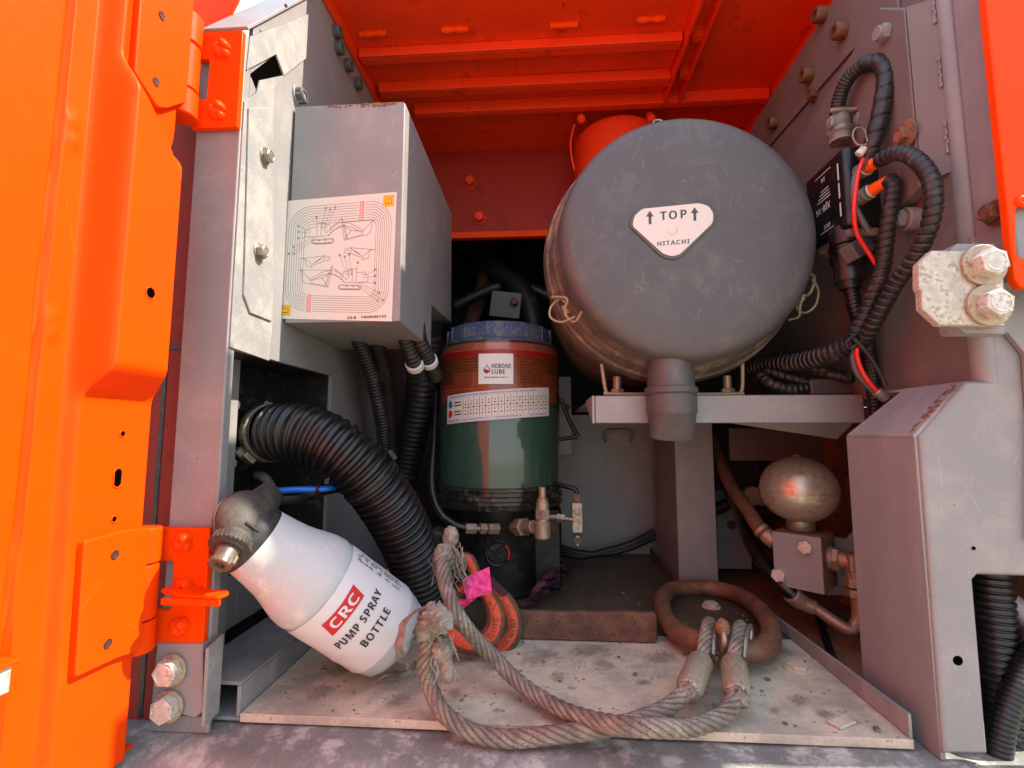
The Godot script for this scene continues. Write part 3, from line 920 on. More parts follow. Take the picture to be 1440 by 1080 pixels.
# ================================================================ left post, cap, side plate, control box
func build_left_side():
	var post := thing("door_post", "tall grey steel post between the two orange door hinges", "post", V(-0.372, -0.01, 0.5))
	var b := MB.new()
	b.box(V(-0.399, -0.01, 0.5), V(-0.3445, 0.757, 0.514), 0.0025)
	b.box(V(-0.399, -0.01, 0.5145), V(-0.393, 0.757, 0.60), 0.002)
	obj("column", b, M.gray, post)
	b = MB.new()
	var a0 := V(-0.397, 0.758, 0.499)
	var a1 := V(-0.397, 0.96, 0.655)
	b.t = aim(a0, Vector3(0, 0.156, 0.202)); b.t = Transform3D(Basis(Vector3.RIGHT, (a1 - a0).normalized(), Vector3.RIGHT.cross((a1 - a0).normalized())), a0)
	b.plate(poly([0.0, 0.0, 0.056, 0.0, 0.056, 0.255, 0.0, 0.255]), 0.004, 0.001)
	obj("slanted_cap", b, M.gray, post)
	for s in [[352, 34], [402, 8]]:
		b = MB.new()
		b.rod(D(s[0], s[1], 0.53), D(s[0], s[1], 0.528), 0.002)
		obj("rivet", b, M.rust, post)
	var dk := MB.new()
	dk.box(V(-0.50, -0.03, 0.56), V(-0.4005, 0.76, 0.566)); dk.box(V(-0.47, -0.02, 0.50), V(-0.465, 0.72, 0.556)); dk.box(V(-0.464, -0.02, 0.516), V(-0.4005, 0.745, 0.52))
	struct("door_frame_side", dk, mat(T.orange_dirty, Color(0.52, 0.46, 0.45), 0.8, 0.0, 3.0, 0.2))  # orange darkened in the colour to stand for shade in the door gap
	# pale plate on the side wall that the sun reaches
	var sp := thing("side_plate", "pale sunlit grey side plate with a pointed notch behind the post", "plate", V(-0.345, 0.38, 0.54))
	b = MB.new()
	b.t = fx(-0.3455)
	var o := PackedVector2Array([Vector2(0.502, 0.384)])
	for q in dy([378, 507, 383, 450, 385, 125, 398, 107, 430, 82, 430, -30, 400, -30], -0.343): o.append(q)
	for k in 2: o.remove_at(o.size() - 1)
	o.append(Vector2(o[o.size() - 1].x + 0.002, 0.905)); o.append(Vector2(0.5055, 0.756))
	for q in dy([352, 104, 388, 76, 399, 106, 366, 113, 362, 130, 352, 152], -0.343): o.append(q)
	o[o.size() - 1].x = 0.502; o[o.size() - 6].x = 0.5025
	b.plate(o, 0.003, 0.0008)
	obj("plate", b, M.gray_dusty, sp)
	b = MB.new()
	var nq := dy([352, 104, 388, 76, 399, 106, 362, 130], -0.3455)
	b.t = fx(-0.3462)
	b.plate(nq, 0.0004, 0.0001)
	obj("notch_dark", b, M.hollow, sp)  # flush near-black sheet standing for the dark inside of the notch
	# control box with its flange
	var cb := thing("control_box", "grey sheet steel control box with excavator diagram sticker on its front", "box", V(-0.265, 0.435, 0.78))
	b = MB.new()
	b.t = fx(-0.344)
	b.plate(poly([0.61, 0.436, 0.70, 0.433, 0.786, 0.430, 0.786, 0.505, 0.958, 0.513, 0.947, 0.742, 0.61, 0.742]), 0.157, 0.0022)
	obj("casing", b, M.gray, cb)
	b = MB.new()
	b.t = fx(-0.3425)
	var fo := dy([350, 152, 384, 152, 382, 452, 352, 440, 343, 415], -0.3405)
	b.plate(fo, 0.0026, 0.0007)
	var fl := obj("flange", b, M.gray_dusty, cb)
	bolt("bolt", PX(372, 219, -0.3399), Vector3.RIGHT, 0.0085, 0.007, 0.0105, M.steel, fl)
	bolt("bolt", PX(364, 354, -0.3399), Vector3.RIGHT, 0.0085, 0.007, 0.0105, M.steel, fl, false, 0.8)
	b = MB.new()
	var rr := RandomNumberGenerator.new()
	rr.seed = 5
	for k in 46:      # rust eating the top edge of the sheet
		var x := rr.randf_range(-0.30, -0.205)
		if k > 30: x = rr.randf_range(-0.235, -0.20)
		var w := rr.randf_range(0.001, 0.004)
		var y := 0.7415 - absf(rr.randfn(0.0, 0.0022))
		b.t = fz(0.6099)
		var pp := PackedVector2Array()
		for j in 7: pp.append(Vector2(x + cos(TAU * j / 7) * w * rr.randf_range(0.6, 1.2), y + sin(TAU * j / 7) * w * 0.5 * rr.randf_range(0.5, 1.2)))
		b.plate(pp, 0.0005 + 0.00001 * k, 0.0001)
	var ru := obj("rust_edge", b, M.rust_light, cb)
	var st := MB.new()
	st.t = fz(0.6098)
	var sq := rounded(xy([399, 283, 558, 270, 551, 452, 390, 448], 0.6098), 0.003, 3)
	st.plate(sq, 0.0004, 0.0001)
	var stick := obj("sticker", st, M.paper, cb)
	stick.set_meta("label", "printed sticker with line drawings of an excavator")
	var c := xy([399, 283, 558, 270, 551, 452, 390, 448], 0.6091)
	b = MB.new()
	var z := -0.6091
	b.tri(Vector3(c[0].x, c[0].y, z), Vector3(c[1].x, c[1].y, z), Vector3(c[2].x, c[2].y, z), Vector2(0, 0), Vector2(1, 0), Vector2(1, 1))
	b.tri(Vector3(c[0].x, c[0].y, z), Vector3(c[2].x, c[2].y, z), Vector3(c[3].x, c[3].y, z), Vector2(0, 0), Vector2(1, 1), Vector2(0, 1))
	var dm := plain(Color.WHITE, 0.45)
	dm.albedo_texture = diagram_tex()
	obj("diagram", b, dm, stick)
	b = MB.new()
	var org := (c[2] * 0.86 + c[3] * 0.14) + Vector2(-0.012, 0.0055)
	lettering(b, "ZX-8    YA00045123", 0.0032, func(x, y): return Vector3(org.x + x, org.y + y + x * 0.03, -0.6087), 0.052, 600)
	obj("caption", b, M.ink, stick)
	# bolted bracket at the foot of the post
	var fb := thing("foot_bracket", "grey foot bracket with two large zinc bolts under the lower hinge", "bracket", V(-0.38, -0.011, 0.49))
	b = MB.new()
	b.t = fz(0.499)
	b.plate(xy([218, 906, 283, 906, 283, 1003, 272, 1012, 255, 1008, 208, 1006], 0.488), 0.009, 0.0015)
	obj("plate", b, M.gray, fb)
	b = MB.new()
	b.t = fz(0.506)
	b.plate(xy([279, 912, 291, 909, 287, 1000, 275, 1008], 0.499), 0.005, 0.001)
	obj("shim", b, M.gray_dusty, fb)
	b = MB.new()
	b.t = fx(-0.338)
	b.plate(dy([291, 912, 313, 892, 306, 1002, 285, 1022], -0.336), 0.004, 0.0008)
	b.t = Transform3D.IDENTITY
	b.box(V(-0.40, -0.0105, 0.497), V(-0.338, 0.006, 0.501), 0.001)
	obj("angle", b, M.gray_dusty, fb)
	for s in [[243, 941], [239, 992]]:
		var q := D(s[0], s[1], 0.4895)
		var w := MB.new()
		w.lathe(q, Vector3.BACK, [Vector2(0, 0), Vector2(0, 0.0148), Vector2(0.0005, 0.0153), Vector2(0.003, 0.0153), Vector2(0.0035, 0.0148), Vector2(0.0035, 0)], 36)
		var wo := obj("washer", w, M.washer, fb)
		var hb := bolt("bolt_head", q + Vector3(0, 0, 0.0035), Vector3.BACK, 0.0128, 0.0098, 0.0, M.galv, fb, false, s[1] * 0.01)

func diagram_tex() -> ImageTexture:
	var n := 1024
	var im := Image.create(n, n, false, Image.FORMAT_RGB8)
	im.fill(Color(0.80, 0.775, 0.735))
	var ink := Color(0.27, 0.25, 0.24)
	var ln := func(pts: Array, w: int, c: Color):
		for i in range(0, pts.size() - 2, 2):
			var p := Vector2(pts[i], pts[i + 1])
			var q := Vector2(pts[i + 2], pts[i + 3])
			var k := int(maxf(absf(q.x - p.x), absf(q.y - p.y))) + 1
			for j in k + 1:
				var s := p.lerp(q, float(j) / k)
				im.fill_rect(Rect2i(int(s.x), int(s.y), w, w), c)
	# nested lubrication lines with round corners
	for k in 8:
		var e := 60 + k * 21
		var r := 190 - k * 19
		var x1 := n - 40 - k * 19
		var y1 := n - 70 - k * 19
		var pts := []
		for q in [[e + r, e + r, PI], [x1 - r, e + r, 1.5 * PI], [x1 - r, y1 - r, 0.0], [e + r, y1 - r, 0.5 * PI]]:
			for j in 9:
				var a: float = q[2] + j / 8.0 * PI * 0.5
				pts.append(q[0] + cos(a) * r); pts.append(q[1] + sin(a) * r)
		pts.append(pts[0]); pts.append(pts[1])
		ln.call(pts, 3, ink)
	# interruptions of the lines, in red
	for q in [[690, 50, 205], [250, 810, 205]]:
		im.fill_rect(Rect2i(q[0] - 4, q[1], 62, q[2] - 50), Color(0.80, 0.775, 0.735))
		for k in 11:
			im.fill_rect(Rect2i(q[0] + 6, q[1] + 4 + k * 14, 42, 9), Color(0.82, 0.36, 0.32))
			im.fill_rect(Rect2i(q[0] + 16 + (k % 3) * 6, q[1] + 6 + k * 14, 8, 5), Color(0.9, 0.8, 0.76))
	# excavators
	for s in [1, -1]:
		var ox := 300 if s == 1 else 712
		var oy := 250 if s == 1 else 640
		var tr := func(a: Array) -> Array:
			var o := []
			for i in range(0, a.size(), 2):
				o.append(ox + a[i] * s); o.append(oy + a[i + 1])
			return o
		for a in [[-85, 60, -85, 0, -40, 0, -40, -18, 20, -18, 20, 60, -85, 60], [-60, 0, -60, -20, -48, -20], [20, 55, 20, -50, 85, -50, 100, -30, 130, -30, 150, 30, 130, 60, 20, 60], [55, -50, 55, 55], [60, -42, 84, -42, 96, -8, 60, -8, 60, -42], [100, 40, 150, 0, 200, -30, 250, -45, 330, -20, 420, 30, 440, 45, 425, 55, 330, 5, 250, -15, 210, -5, 160, 30, 120, 62],
				[440, 40, 520, -40, 500, 60, 470, 80, 430, 80, 290, 105, 270, 105, 240, -40], [270, 100, 330, 30, 420, 45], [300, 95, 440, 70], [260, -40, 300, 100], [250, -55, 235, -85, 290, 105], [250, -40, 520, -38, 545, -38], [520, -40, 470, 10], [150, -10, 230, -60], [160, 20, 260, -10, 330, 30]]:
			ln.call(tr.call(a), 3, ink)
		for k in 2:
			var g := k * 9
			ln.call(tr.call([-10 + g, 82 + g, 160 - g, 82 + g, 178 - g, 96, 178 - g, 108, 160 - g, 124 - g, -10 + g, 124 - g, -28 + g, 108, -28 + g, 96, -10 + g, 82 + g]), 3, ink)
		for k in 9: ln.call(tr.call([-4 + k * 18, 118, 4 + k * 18, 118]), 5, ink)
		for k in 2: im.fill_rect(Rect2i(ox + s * (40 + k * 60) - 5, oy + 88, 11, 11), ink)
		for a in [[60, 0, 90, -165], [80, 20, 130, -150], [90, 30, 175, -165], [20, -20, 10, -95], [-40, 20, -150, -30], [-40, 30, -150, 20], [20, 60, -150, 75], [0, 60, -190, 155], [10, 70, -230, 215], [20, 80, -180, 215]]:
			ln.call(tr.call(a), 2, ink)
			var e: Array = tr.call([a[2], a[3]])
			im.fill_rect(Rect2i(int(e[0]) - 9, int(e[1]) - 9, 18, 18), Color(0.4, 0.37, 0.35))
			im.fill_rect(Rect2i(int(e[0]) - 4, int(e[1]) - 5, 3, 10), Color(0.85, 0.83, 0.8))
		# bucket arms drawn apart
		var bx := 690 if s == 1 else 340
		var by := 430 if s == 1 else 485
		var tb := func(a: Array) -> Array:
			var o := []
			for i in range(0, a.size(), 2):
				o.append(bx + a[i] * s); o.append(by + a[i + 1])
			return o
		for a in [[-110, 0, -60, -10, 40, 60, 60, 75, 45, 92, 100, 85, 120, 20, 60, 60], [-60, -10, 155, 20], [-110, 0, -110, 30, -60, 34, 40, 75], [-60, -10, -50, 25], [-100, 10, -70, 12], [-30, 15, 20, 50], [120, 20, 165, 18]]:
			ln.call(tb.call(a), 3, ink)
	# yellow manual symbols in two corners
	for q in [[905, 20], [18, 905]]:
		im.fill_rect(Rect2i(q[0], q[1], 98, 94), Color(0.86, 0.62, 0.02))
		im.fill_rect(Rect2i(q[0] + 22, q[1] + 28, 54, 42), Color(0.55, 0.36, 0.02))
		im.fill_rect(Rect2i(q[0] + 27, q[1] + 33, 20, 30), Color(0.90, 0.70, 0.1)); im.fill_rect(Rect2i(q[0] + 51, q[1] + 33, 20, 30), Color(0.90, 0.70, 0.1))
		im.fill_rect(Rect2i(q[0] + 31, q[1] + 62, 36, 6), Color(0.55, 0.36, 0.02))
	im.generate_mipmaps()
	return ImageTexture.create_from_image(im)

# ================================================================ air cleaner
func build_air_cleaner():
	var C := V(0.1895, 0.5495, 0.62)
	var ac := thing("air_cleaner", "large round black air cleaner with pale TOP badge on its lid", "air cleaner", V(0.185, 0.36, 0.80))
	var b := MB.new()
	var back := Vector3(0, 0, -1)
	b.lathe(C + Vector3(0, 0, -0.0795), back, [Vector2(0.0, 0.1581), Vector2(0.0, 0.1800), Vector2(0.002, 0.1846), Vector2(0.022, 0.1887), Vector2(0.027, 0.1877), Vector2(0.030, 0.1795), Vector2(0.30, 0.1754), Vector2(0.33, 0.1581), Vector2(0.345, 0.1224), Vector2(0.35, 0)], 80)
	var hs := obj("housing", b, M.plastic_dust, ac)
	b = MB.new()
	b.lathe(C, back, [Vector2(0, 0), Vector2(0.0, 0.0510), Vector2(0.0004, 0.1122), Vector2(0.0010, 0.1489), Vector2(0.0028, 0.1566), Vector2(0.0065, 0.1622), Vector2(0.0120, 0.1661), Vector2(0.021, 0.1683)], 96, 50.0)
	var lid := obj("lid", b, M.plastic, ac)
	b = MB.new()
	b.lathe(C, back, [Vector2(0.0212, 0.1683), Vector2(0.034, 0.1697), Vector2(0.046, 0.1705), Vector2(0.050, 0.1716), Vector2(0.052, 0.1744), Vector2(0.055, 0.1759), Vector2(0.070, 0.1780), Vector2(0.0745, 0.1807), Vector2(0.077, 0.1805), Vector2(0.0785, 0.1734)], 96, 50.0)
	obj("lid_skirt", b, M.plastic_dust, ac)
	# badge with raised rim
	var bp := [889, 318, 892, 304, 903, 294, 983, 286, 996, 290, 1003, 300, 1002, 314, 956, 358, 945, 361, 932, 357]
	b = MB.new()
	b.t = fz(0.6197)
	var inner := rounded(xy(bp, 0.6185), 0.004, 3)
	var outer := PackedVector2Array()
	var cen := Vector2.ZERO
	for p in inner: cen += p / inner.size()
	for p in inner: outer.append(p + (p - cen).normalized() * 0.0042)
	b.plate(outer, 0.0016, 0.0007)
	var rim := obj("badge_rim", b, M.plastic, lid)
	b = MB.new()
	b.t = fz(0.6180)
	b.plate(inner, 0.0005, 0.0002)
	obj("badge", b, M.paper, lid)
	b = MB.new()
	var z := -0.6173
	var tp := D(947, 302, 0.6173)
	var slant := 0.062
	lettering(b, "TOP", 0.0115, func(x, y): return Vector3(tp.x + x, tp.y + y + x * slant, z), 0.034, 700, "Droid Sans", 4)
	for s in [914, 977]:
		var q := D(s, 306 if s == 914 else 301, 0.6173)
		b.quad(q + Vector3(-0.0018, -0.009, 0), q + Vector3(0.0018, -0.009, 0), q + Vector3(0.0018, 0.002, 0), q + Vector3(-0.0018, 0.002, 0))
		b.tri(q + Vector3(-0.005, 0.0015, 0), q + Vector3(0.005, 0.0015, 0), q + Vector3(0, 0.0095, 0))
	var badge_ink := plain(Color(0.22, 0.26, 0.31), 0.6)
	obj("lettering", b, badge_ink, lid)
	b = MB.new()
	var hp := D(947, 341, 0.6173)
	lettering(b, "HITACHI", 0.0058, func(x, y): return Vector3(hp.x + x, hp.y + y + x * slant, z), 0.041, 700, "Droid Sans", 3)
	obj("lettering", b, badge_ink, lid)
	b = MB.new()
	b.lathe(D(945, 323, 0.6176), Vector3.BACK, [Vector2(0.0, 0.0075), Vector2(0.0006, 0.007), Vector2(0.0011, 0.005), Vector2(0.0013, 0)], 24)
	obj("moulding_mark", b, M.paper, lid)
	# wire clips round the lid edge
	var k := 0
	for ang in [96.0, -152.0, -25.0]:
		var a := deg_to_rad(ang)
		var rad := Vector3(cos(a), sin(a), 0)
		var tan_ := Vector3(-sin(a), cos(a), 0)
		var o := C + Vector3(0, 0, -0.066) + rad * 0.1785
		var cs := 1.0 if k == 0 else 1.3
		var f := func(t, r, zz): return o + tan_ * t * cs + rad * (r * cs + 0.001) + Vector3(0, 0, zz)
		b = MB.new()
		if k == 0:
			b.tube(curve([f.call(-0.008, -0.003, 0.012), f.call(-0.0085, 0.008, 0.010), f.call(-0.005, 0.017, 0.007), f.call(0.0, 0.019, 0.006), f.call(0.005, 0.017, 0.007), f.call(0.0085, 0.008, 0.010), f.call(0.008, -0.003, 0.012)], 0.002), 0.0017, 8)
			b.tube(curve([f.call(-0.018, -0.001, 0.010), f.call(-0.008, 0.004, 0.012), f.call(0.008, 0.004, 0.012), f.call(0.018, 0.001, 0.010)], 0.002), 0.0015, 8)
		else:
			b.tube(curve([f.call(0.016, -0.010, 0.045), f.call(0.020, 0.0, 0.030), f.call(0.010, 0.004, 0.024), f.call(0.002, 0.002, 0.026), f.call(-0.004, -0.004, 0.034), f.call(-0.012, 0.000, 0.024), f.call(-0.018, 0.006, 0.012), f.call(-0.021, 0.002, -0.002)], 0.002), 0.0019, 8)
			b.tube(curve([f.call(0.016, -0.002, 0.034), f.call(0.012, 0.012, 0.020), f.call(0.0, 0.018, 0.008), f.call(-0.010, 0.012, 0.006), f.call(-0.012, 0.000, 0.016), f.call(-0.004, -0.001, 0.030)], 0.002), 0.0017, 8)
		b.t = Transform3D(Basis(tan_, rad, tan_.cross(rad)), o)
		b.box(Vector3(-0.007, -0.004, -0.008), Vector3(0.007, 0.004, 0.016), 0.001)
		obj("clip", b, M.washer if k > 0 else M.steel, ac)
		k += 1
	# rubber dust valve hanging from the lid
	var vx := 0.1705
	var vz := -0.660
	b = MB.new()
	b.lathe(Vector3(vx, 0.315, vz), Vector3.UP, [Vector2(0.0, 0.0), Vector2(0.0, 0.0320), Vector2(0.004, 0.0328), Vector2(0.022, 0.0328), Vector2(0.026, 0.032), Vector2(0.028, 0.0345), Vector2(0.035, 0.0345), Vector2(0.037, 0.031), Vector2(0.055, 0.030), Vector2(0.10, 0.0292), Vector2(0.10, 0.0)], 40)
	var dv := obj("dust_valve", b, M.plastic, ac)
	b = MB.new()
	var P := []
	for i in 9:
		var row := PackedVector3Array()
		var f := i / 8.0
		for j in 32:
			var a := TAU * j / 32
			var c := cos(a)
			var s := sin(a)
			var sqx := signf(c) * pow(absf(c), lerpf(1.0, 0.45, f))
			row.append(Vector3(vx + sqx * lerpf(0.0315, 0.0285, f), 0.3155 - f * 0.036 + 0.004 * f * absf(c), vz + s * lerpf(0.0315, 0.010, f)))
		P.append(row)
	b.grid(P, false, true, 1.0)
	obj("duckbill", b, M.plastic, dv)

# ================================================================ shelf that carries the air cleaner
func build_shelf():
	var sh := thing("support_shelf", "grey steel shelf on a post that carries the black air cleaner", "shelf", V(0.295, 0.0, 0.98))
	var b := MB.new()
	b.box(V(0.0715, 0.3035, 0.68), V(0.4305, 0.342, 0.685), 0.0015)
	b.box(V(0.0715, 0.3375, 0.6855), V(0.4305, 0.342, 1.12), 0.001)
	obj("top", b, M.gray, sh)
	b = MB.new()
	b.t = fx(0.0672)
	b.plate(poly([0.682, 0.342, 0.682, 0.3035, 0.78, 0.335, 0.78, 0.342]), 0.004, 0.0008)
	obj("end_gusset", b, M.gray, sh)
	b = MB.new()
	b.t = Transform3D(Basis(Vector3(1, 0, 0), Vector3(0, 0.5, 0.866), Vector3(0, -0.866, 0.5)), V(0.2, 0.29, 0.735))
	b.plate(poly([0.0, 0.052, 0.229, 0.052, 0.229, -0.012]), 0.004, 0.0008)
	obj("brace", b, M.gray, sh)
	b = MB.new()
	b.box(V(0.257, 0.0015, 0.98), V(0.331, 0.337, 0.985), 0.0015)
	b.box(V(0.257, 0.0015, 0.9855), V(0.261, 0.337, 1.16), 0.001)
	obj("post", b, M.gray, sh)
	b = MB.new()
	for k in 9: b.box(V(0.252 + k * 0.009, 0.0, 0.970), V(0.262 + k * 0.009, 0.0075 + 0.003 * (k % 2), 0.9795), 0.003)
	obj("weld_bead", b, M.gray_dusty, sh)
	# strap that holds the cleaner down, standing on the shelf
	var st := thing("mounting_strap", "thin bent steel strap between the air cleaner and the shelf", "strap", V(0.185, 0.342, 0.72))
	b = MB.new()
	b.tube(curve([D(846, 512, 0.72), D(850, 540, 0.72), D(853, 551, 0.72), D(864, 554, 0.72), D(1030, 554, 0.72), D(1041, 551, 0.72), D(1044, 542, 0.72), D(1044, 508, 0.72)], 0.004), 0.0028, 10)
	obj("wire", b, M.washer, st)
	for s in [[868, 552], [1023, 552]]:
		b = MB.new()
		var p := D(s[0], s[1], 0.735)
		b.rod(Vector3(p.x, 0.342, p.z), Vector3(p.x, 0.375, p.z), 0.006)
		b.hex(Vector3(p.x, 0.346, p.z), Vector3(p.x, 0.356, p.z), 0.0105)
		obj("stud", b, M.brass, st)

# ================================================================ automatic greasing pump
func build_grease_pump():
	var o := Vector3(-0.0865, 0.0, -0.94)
	var gp := thing("grease_pump", "clear grease pump reservoir with green grease and blue cap", "grease pump", o)
	var toward := atan2(-o.x, 0.94)
	# position on the cylinder wall: x metres to the right round the wall from the line facing the opening, y height
	var wall := func(x, y, r): return Vector3(o.x + sin(toward + x / r) * r, y, o.z + cos(toward + x / r) * r)
	var b := MB.new()
	b.lathe(o, Vector3.UP, [Vector2(0.0005, 0), Vector2(0.0005, 0.074), Vector2(0.006, 0.075), Vector2(0.010, 0.071), Vector2(0.125, 0.070), Vector2(0.128, 0.072), Vector2(0.160, 0.073), Vector2(0.160, 0)], 56)
	b.box(o + Vector3(0.03, 0.0005, -0.06), o + Vector3(0.118, 0.15, 0.01), 0.006)
	var base := obj("base", b, M.black, gp)
	b = MB.new()
	b.lathe(o, Vector3.UP, [Vector2(0.158, 0.0), Vector2(0.158, 0.117), Vector2(0.160, 0.1205), Vector2(0.166, 0.1215), Vector2(0.168, 0.1185), Vector2(0.173, 0.1185), Vector2(0.175, 0.1215), Vector2(0.181, 0.1215), Vector2(0.183, 0.119), Vector2(0.189, 0.119), Vector2(0.191, 0.1225), Vector2(0.195, 0.1225), Vector2(0.1965, 0.118), Vector2(0.1965, 0.0)], 72)
	var rm := mat(T.black, Color(1.3, 1.3, 1.25), 0.22, 0.0, 4.0, 0.1)
	obj("clamp_ring", b, rm, gp)
	b = MB.new()
	b.lathe(o, Vector3.UP, [Vector2(0.197, 0.0), Vector2(0.197, 0.1128), Vector2(0.345, 0.1128), Vector2(0.345, 0.0)], 64)
	var gm := plain(Color(0.08, 0.25, 0.185), 0.5)
	obj("grease", b, gm, gp)
	b = MB.new()
	b.lathe(o, Vector3.UP, [Vector2(0.3455, 0.0), Vector2(0.3455, 0.1128), Vector2(0.447, 0.1128), Vector2(0.453, 0.10), Vector2(0.453, 0.0)], 64)
	obj("reflection_tint", b, mat(T.rust, Color(1.5, 0.95, 0.75), 0.5, 0.0, 3.0), gp)  # brown colour stands for orange roof reflections in the emptied top
	b = MB.new()
	b.lathe(o, Vector3.UP, [Vector2(0.1968, 0.1168), Vector2(0.448, 0.1168), Vector2(0.4525, 0.1150), Vector2(0.455, 0.109), Vector2(0.456, 0.1035)], 72)
	var cm := plain(Color(0.6, 0.65, 0.6, 0.035), 0.05)
	cm.transparency = BaseMaterial3D.TRANSPARENCY_ALPHA
	obj("clear_cylinder", b, cm, gp)
	b = MB.new()
	b.lathe(o, Vector3.UP, [Vector2(0.4535, 0.0), Vector2(0.4535, 0.1075), Vector2(0.456, 0.1085), Vector2(0.459, 0.1065), Vector2(0.461, 0.102), Vector2(0.482, 0.0995), Vector2(0.489, 0.096), Vector2(0.492, 0.088), Vector2(0.493, 0.0)], 64)
	for k in 16:
		var a := TAU * k / 16.0 + 0.2
		b.t = Transform3D(Basis(Vector3.UP, a), o)
		b.box(Vector3(-0.002, 0.460, 0.096), Vector3(0.002, 0.487, 0.1035), 0.001)
	b.t = Transform3D.IDENTITY
	obj("cap", b, M.cap, gp)
	# printed film round the upper half
	b = MB.new()
	patch(b, -0.15, 0.367, 0.15, 0.434, func(x, y): return wall.call(x, y, 0.1171), 30)
	var fm := plain(Color(0.52, 0.24, 0.10, 0.45), 0.25)
	fm.transparency = BaseMaterial3D.TRANSPARENCY_ALPHA
	var film := obj("printed_film", b, fm, gp)
	b = MB.new()
	patch(b, -0.15, 0.4342, 0.15, 0.4352, func(x, y): return wall.call(x, y, 0.1174), 30)
	obj("film_edge", b, plain(Color(0.70, 0.30, 0.2), 0.4), film)
	b = MB.new()
	patch(b, -0.15, 0.3660, 0.15, 0.3668, func(x, y): return wall.call(x, y, 0.1174), 30)
	obj("film_edge", b, plain(Color(0.70, 0.30, 0.2), 0.4), film)
	b = MB.new()
	patch(b, -0.15, 0.4235, 0.15, 0.4338, func(x, y): return wall.call(x, y, 0.1173), 30)
	obj("red_band", b, plain(Color(0.50, 0.07, 0.05), 0.35), film)
	b = MB.new()
	var rr := RandomNumberGenerator.new()
	rr.seed = 12
	for side in [-1.0, 1.0]:       # small print, too fine to read in the photograph: rows of short word-length bars
		for k in 9:
			var x := -0.140 if side < 0 else 0.036
			var xe := -0.038 if side < 0 else 0.132
			if k > 4: xe = lerpf(x, xe, 0.5)
			var y := 0.418 - k * 0.0052
			while x < xe:
				var w := rr.randf_range(0.002, 0.0075)
				patch(b, x, y, minf(x + w, xe), y + 0.0019, func(xx, yy): return wall.call(xx, yy, 0.1174), 2)
				x += w + 0.0012
	obj("small_print", b, plain(Color(0.16, 0.06, 0.04), 0.6), film)
	# white square sticker with drop emblem
	var sx := -0.0065
	var sy := 0.4005
	b = MB.new()
	patch(b, sx - 0.0305, sy - 0.0265, sx + 0.0305, sy + 0.0265, func(x, y): return wall.call(x, y, 0.1176), 8)
	var s1 := obj("square_sticker", b, M.pale, gp)
	b = MB.new()
	var on1 := func(x, y): return wall.call(sx + x, sy + y, 0.1179)
	lettering(b, "HEBONI", 0.0078, func(x, y): return on1.call(x + 0.0095, y + 0.0048), 0.0335, 700)
	lettering(b, "LUBE", 0.0078, func(x, y): return on1.call(x + 0.0045, y - 0.0052), 0.0230, 700)
	lettering(b, "WWW.HEBONI-LUBE.FI", 0.0026, func(x, y): return on1.call(x, y - 0.0150), 0.040, 700)
	obj("lettering", b, M.ink, s1)
	b = MB.new()
	var pts := []
	for k in 24:
		var a := TAU * k / 24
		var r := 0.0062
		var yy := sin(a) * r
		var xx := cos(a) * r
		if sin(a) > 0.3: xx *= 1.0 - (sin(a) - 0.3) * 1.35; yy *= 1.0 + (sin(a) - 0.3) * 0.95
		pts.append(Vector2(xx - 0.0155, yy - 0.002))
	for k in 24:
		var p: Vector2 = pts[k]
		var q: Vector2 = pts[(k + 1) % 24]
		var c := Vector2(-0.0155, -0.002)
		var pi := c + (p - c) * 0.76
		var qi := c + (q - c) * 0.76
		b.quad(on1.call(p.x, p.y), on1.call(q.x, q.y), on1.call(qi.x, qi.y), on1.call(pi.x, pi.y))
		if k > 10 and k < 23: b.tri(on1.call(c.x - 0.001, c.y + 0.001), on1.call(pi.x, pi.y), on1.call(qi.x, qi.y))
	obj("drop_emblem", b, plain(Color(0.45, 0.16, 0.13), 0.5), s1)
	# long table sticker, slightly tilted
	var tx := -0.004
	var ty := 0.3385
	var tilt := 0.075
	var on2 := func(x, y, lift): return wall.call(tx + x, ty + y + x * tilt, 0.1176 + lift)
	b = MB.new()
	patch(b, -0.1045, -0.0255, 0.1045, 0.0255, func(x, y): return on2.call(x, y, 0.0), 26)
	var s2 := obj("table_sticker", b, M.paper, gp)
	b = MB.new()
	patch(b, -0.1043, 0.0165, 0.1043, 0.0253, func(x, y): return on2.call(x, y, 0.0003), 26)
	obj("table_band", b, plain(Color(0.72, 0.72, 0.74), 0.5), s2)
	b = MB.new()
	patch(b, -0.1043, -0.0253, 0.1043, -0.0170, func(x, y): return on2.call(x, y, 0.0003), 26)
	obj("table_band", b, plain(Color(0.72, 0.72, 0.74), 0.5), s2)
	b = MB.new()
	var on2t := func(x, y): return on2.call(x, y, 0.0006)
	for k in 16:
		var x := -0.063 + k * 0.0108
		patch(b, x - 0.0004, -0.0165, x + 0.0004, 0.0162, on2t, 1)
		if k < 15:
			for r in 2:
				lettering(b, str(k + 1), 0.0036, func(xx, yy): return on2t.call(xx + x + 0.0054, yy + (0.0105 if r == 0 else -0.0055)), 0.0, 700)
				patch(b, x + 0.0036, (0.0045 if r == 0 else -0.0125), x + 0.0074, (0.0062 if r == 0 else -0.0108), on2t, 1)
	patch(b, -0.063, -0.0004, 0.099, 0.0004, on2t, 24)
	lettering(b, "Rasvanpoistolla huoltokohteiden merkinnän painetut taulu ja täyttö:", 0.0040, func(x, y): return on2t.call(x - 0.01, y + 0.0210), 0.165, 500)
	lettering(b, "Heboni Oy      Puh 0207 9734 12         heboni@heboni.fi          www.heboni.fi", 0.0036, func(x, y): return on2t.call(x - 0.002, y - 0.0212), 0.192, 500)
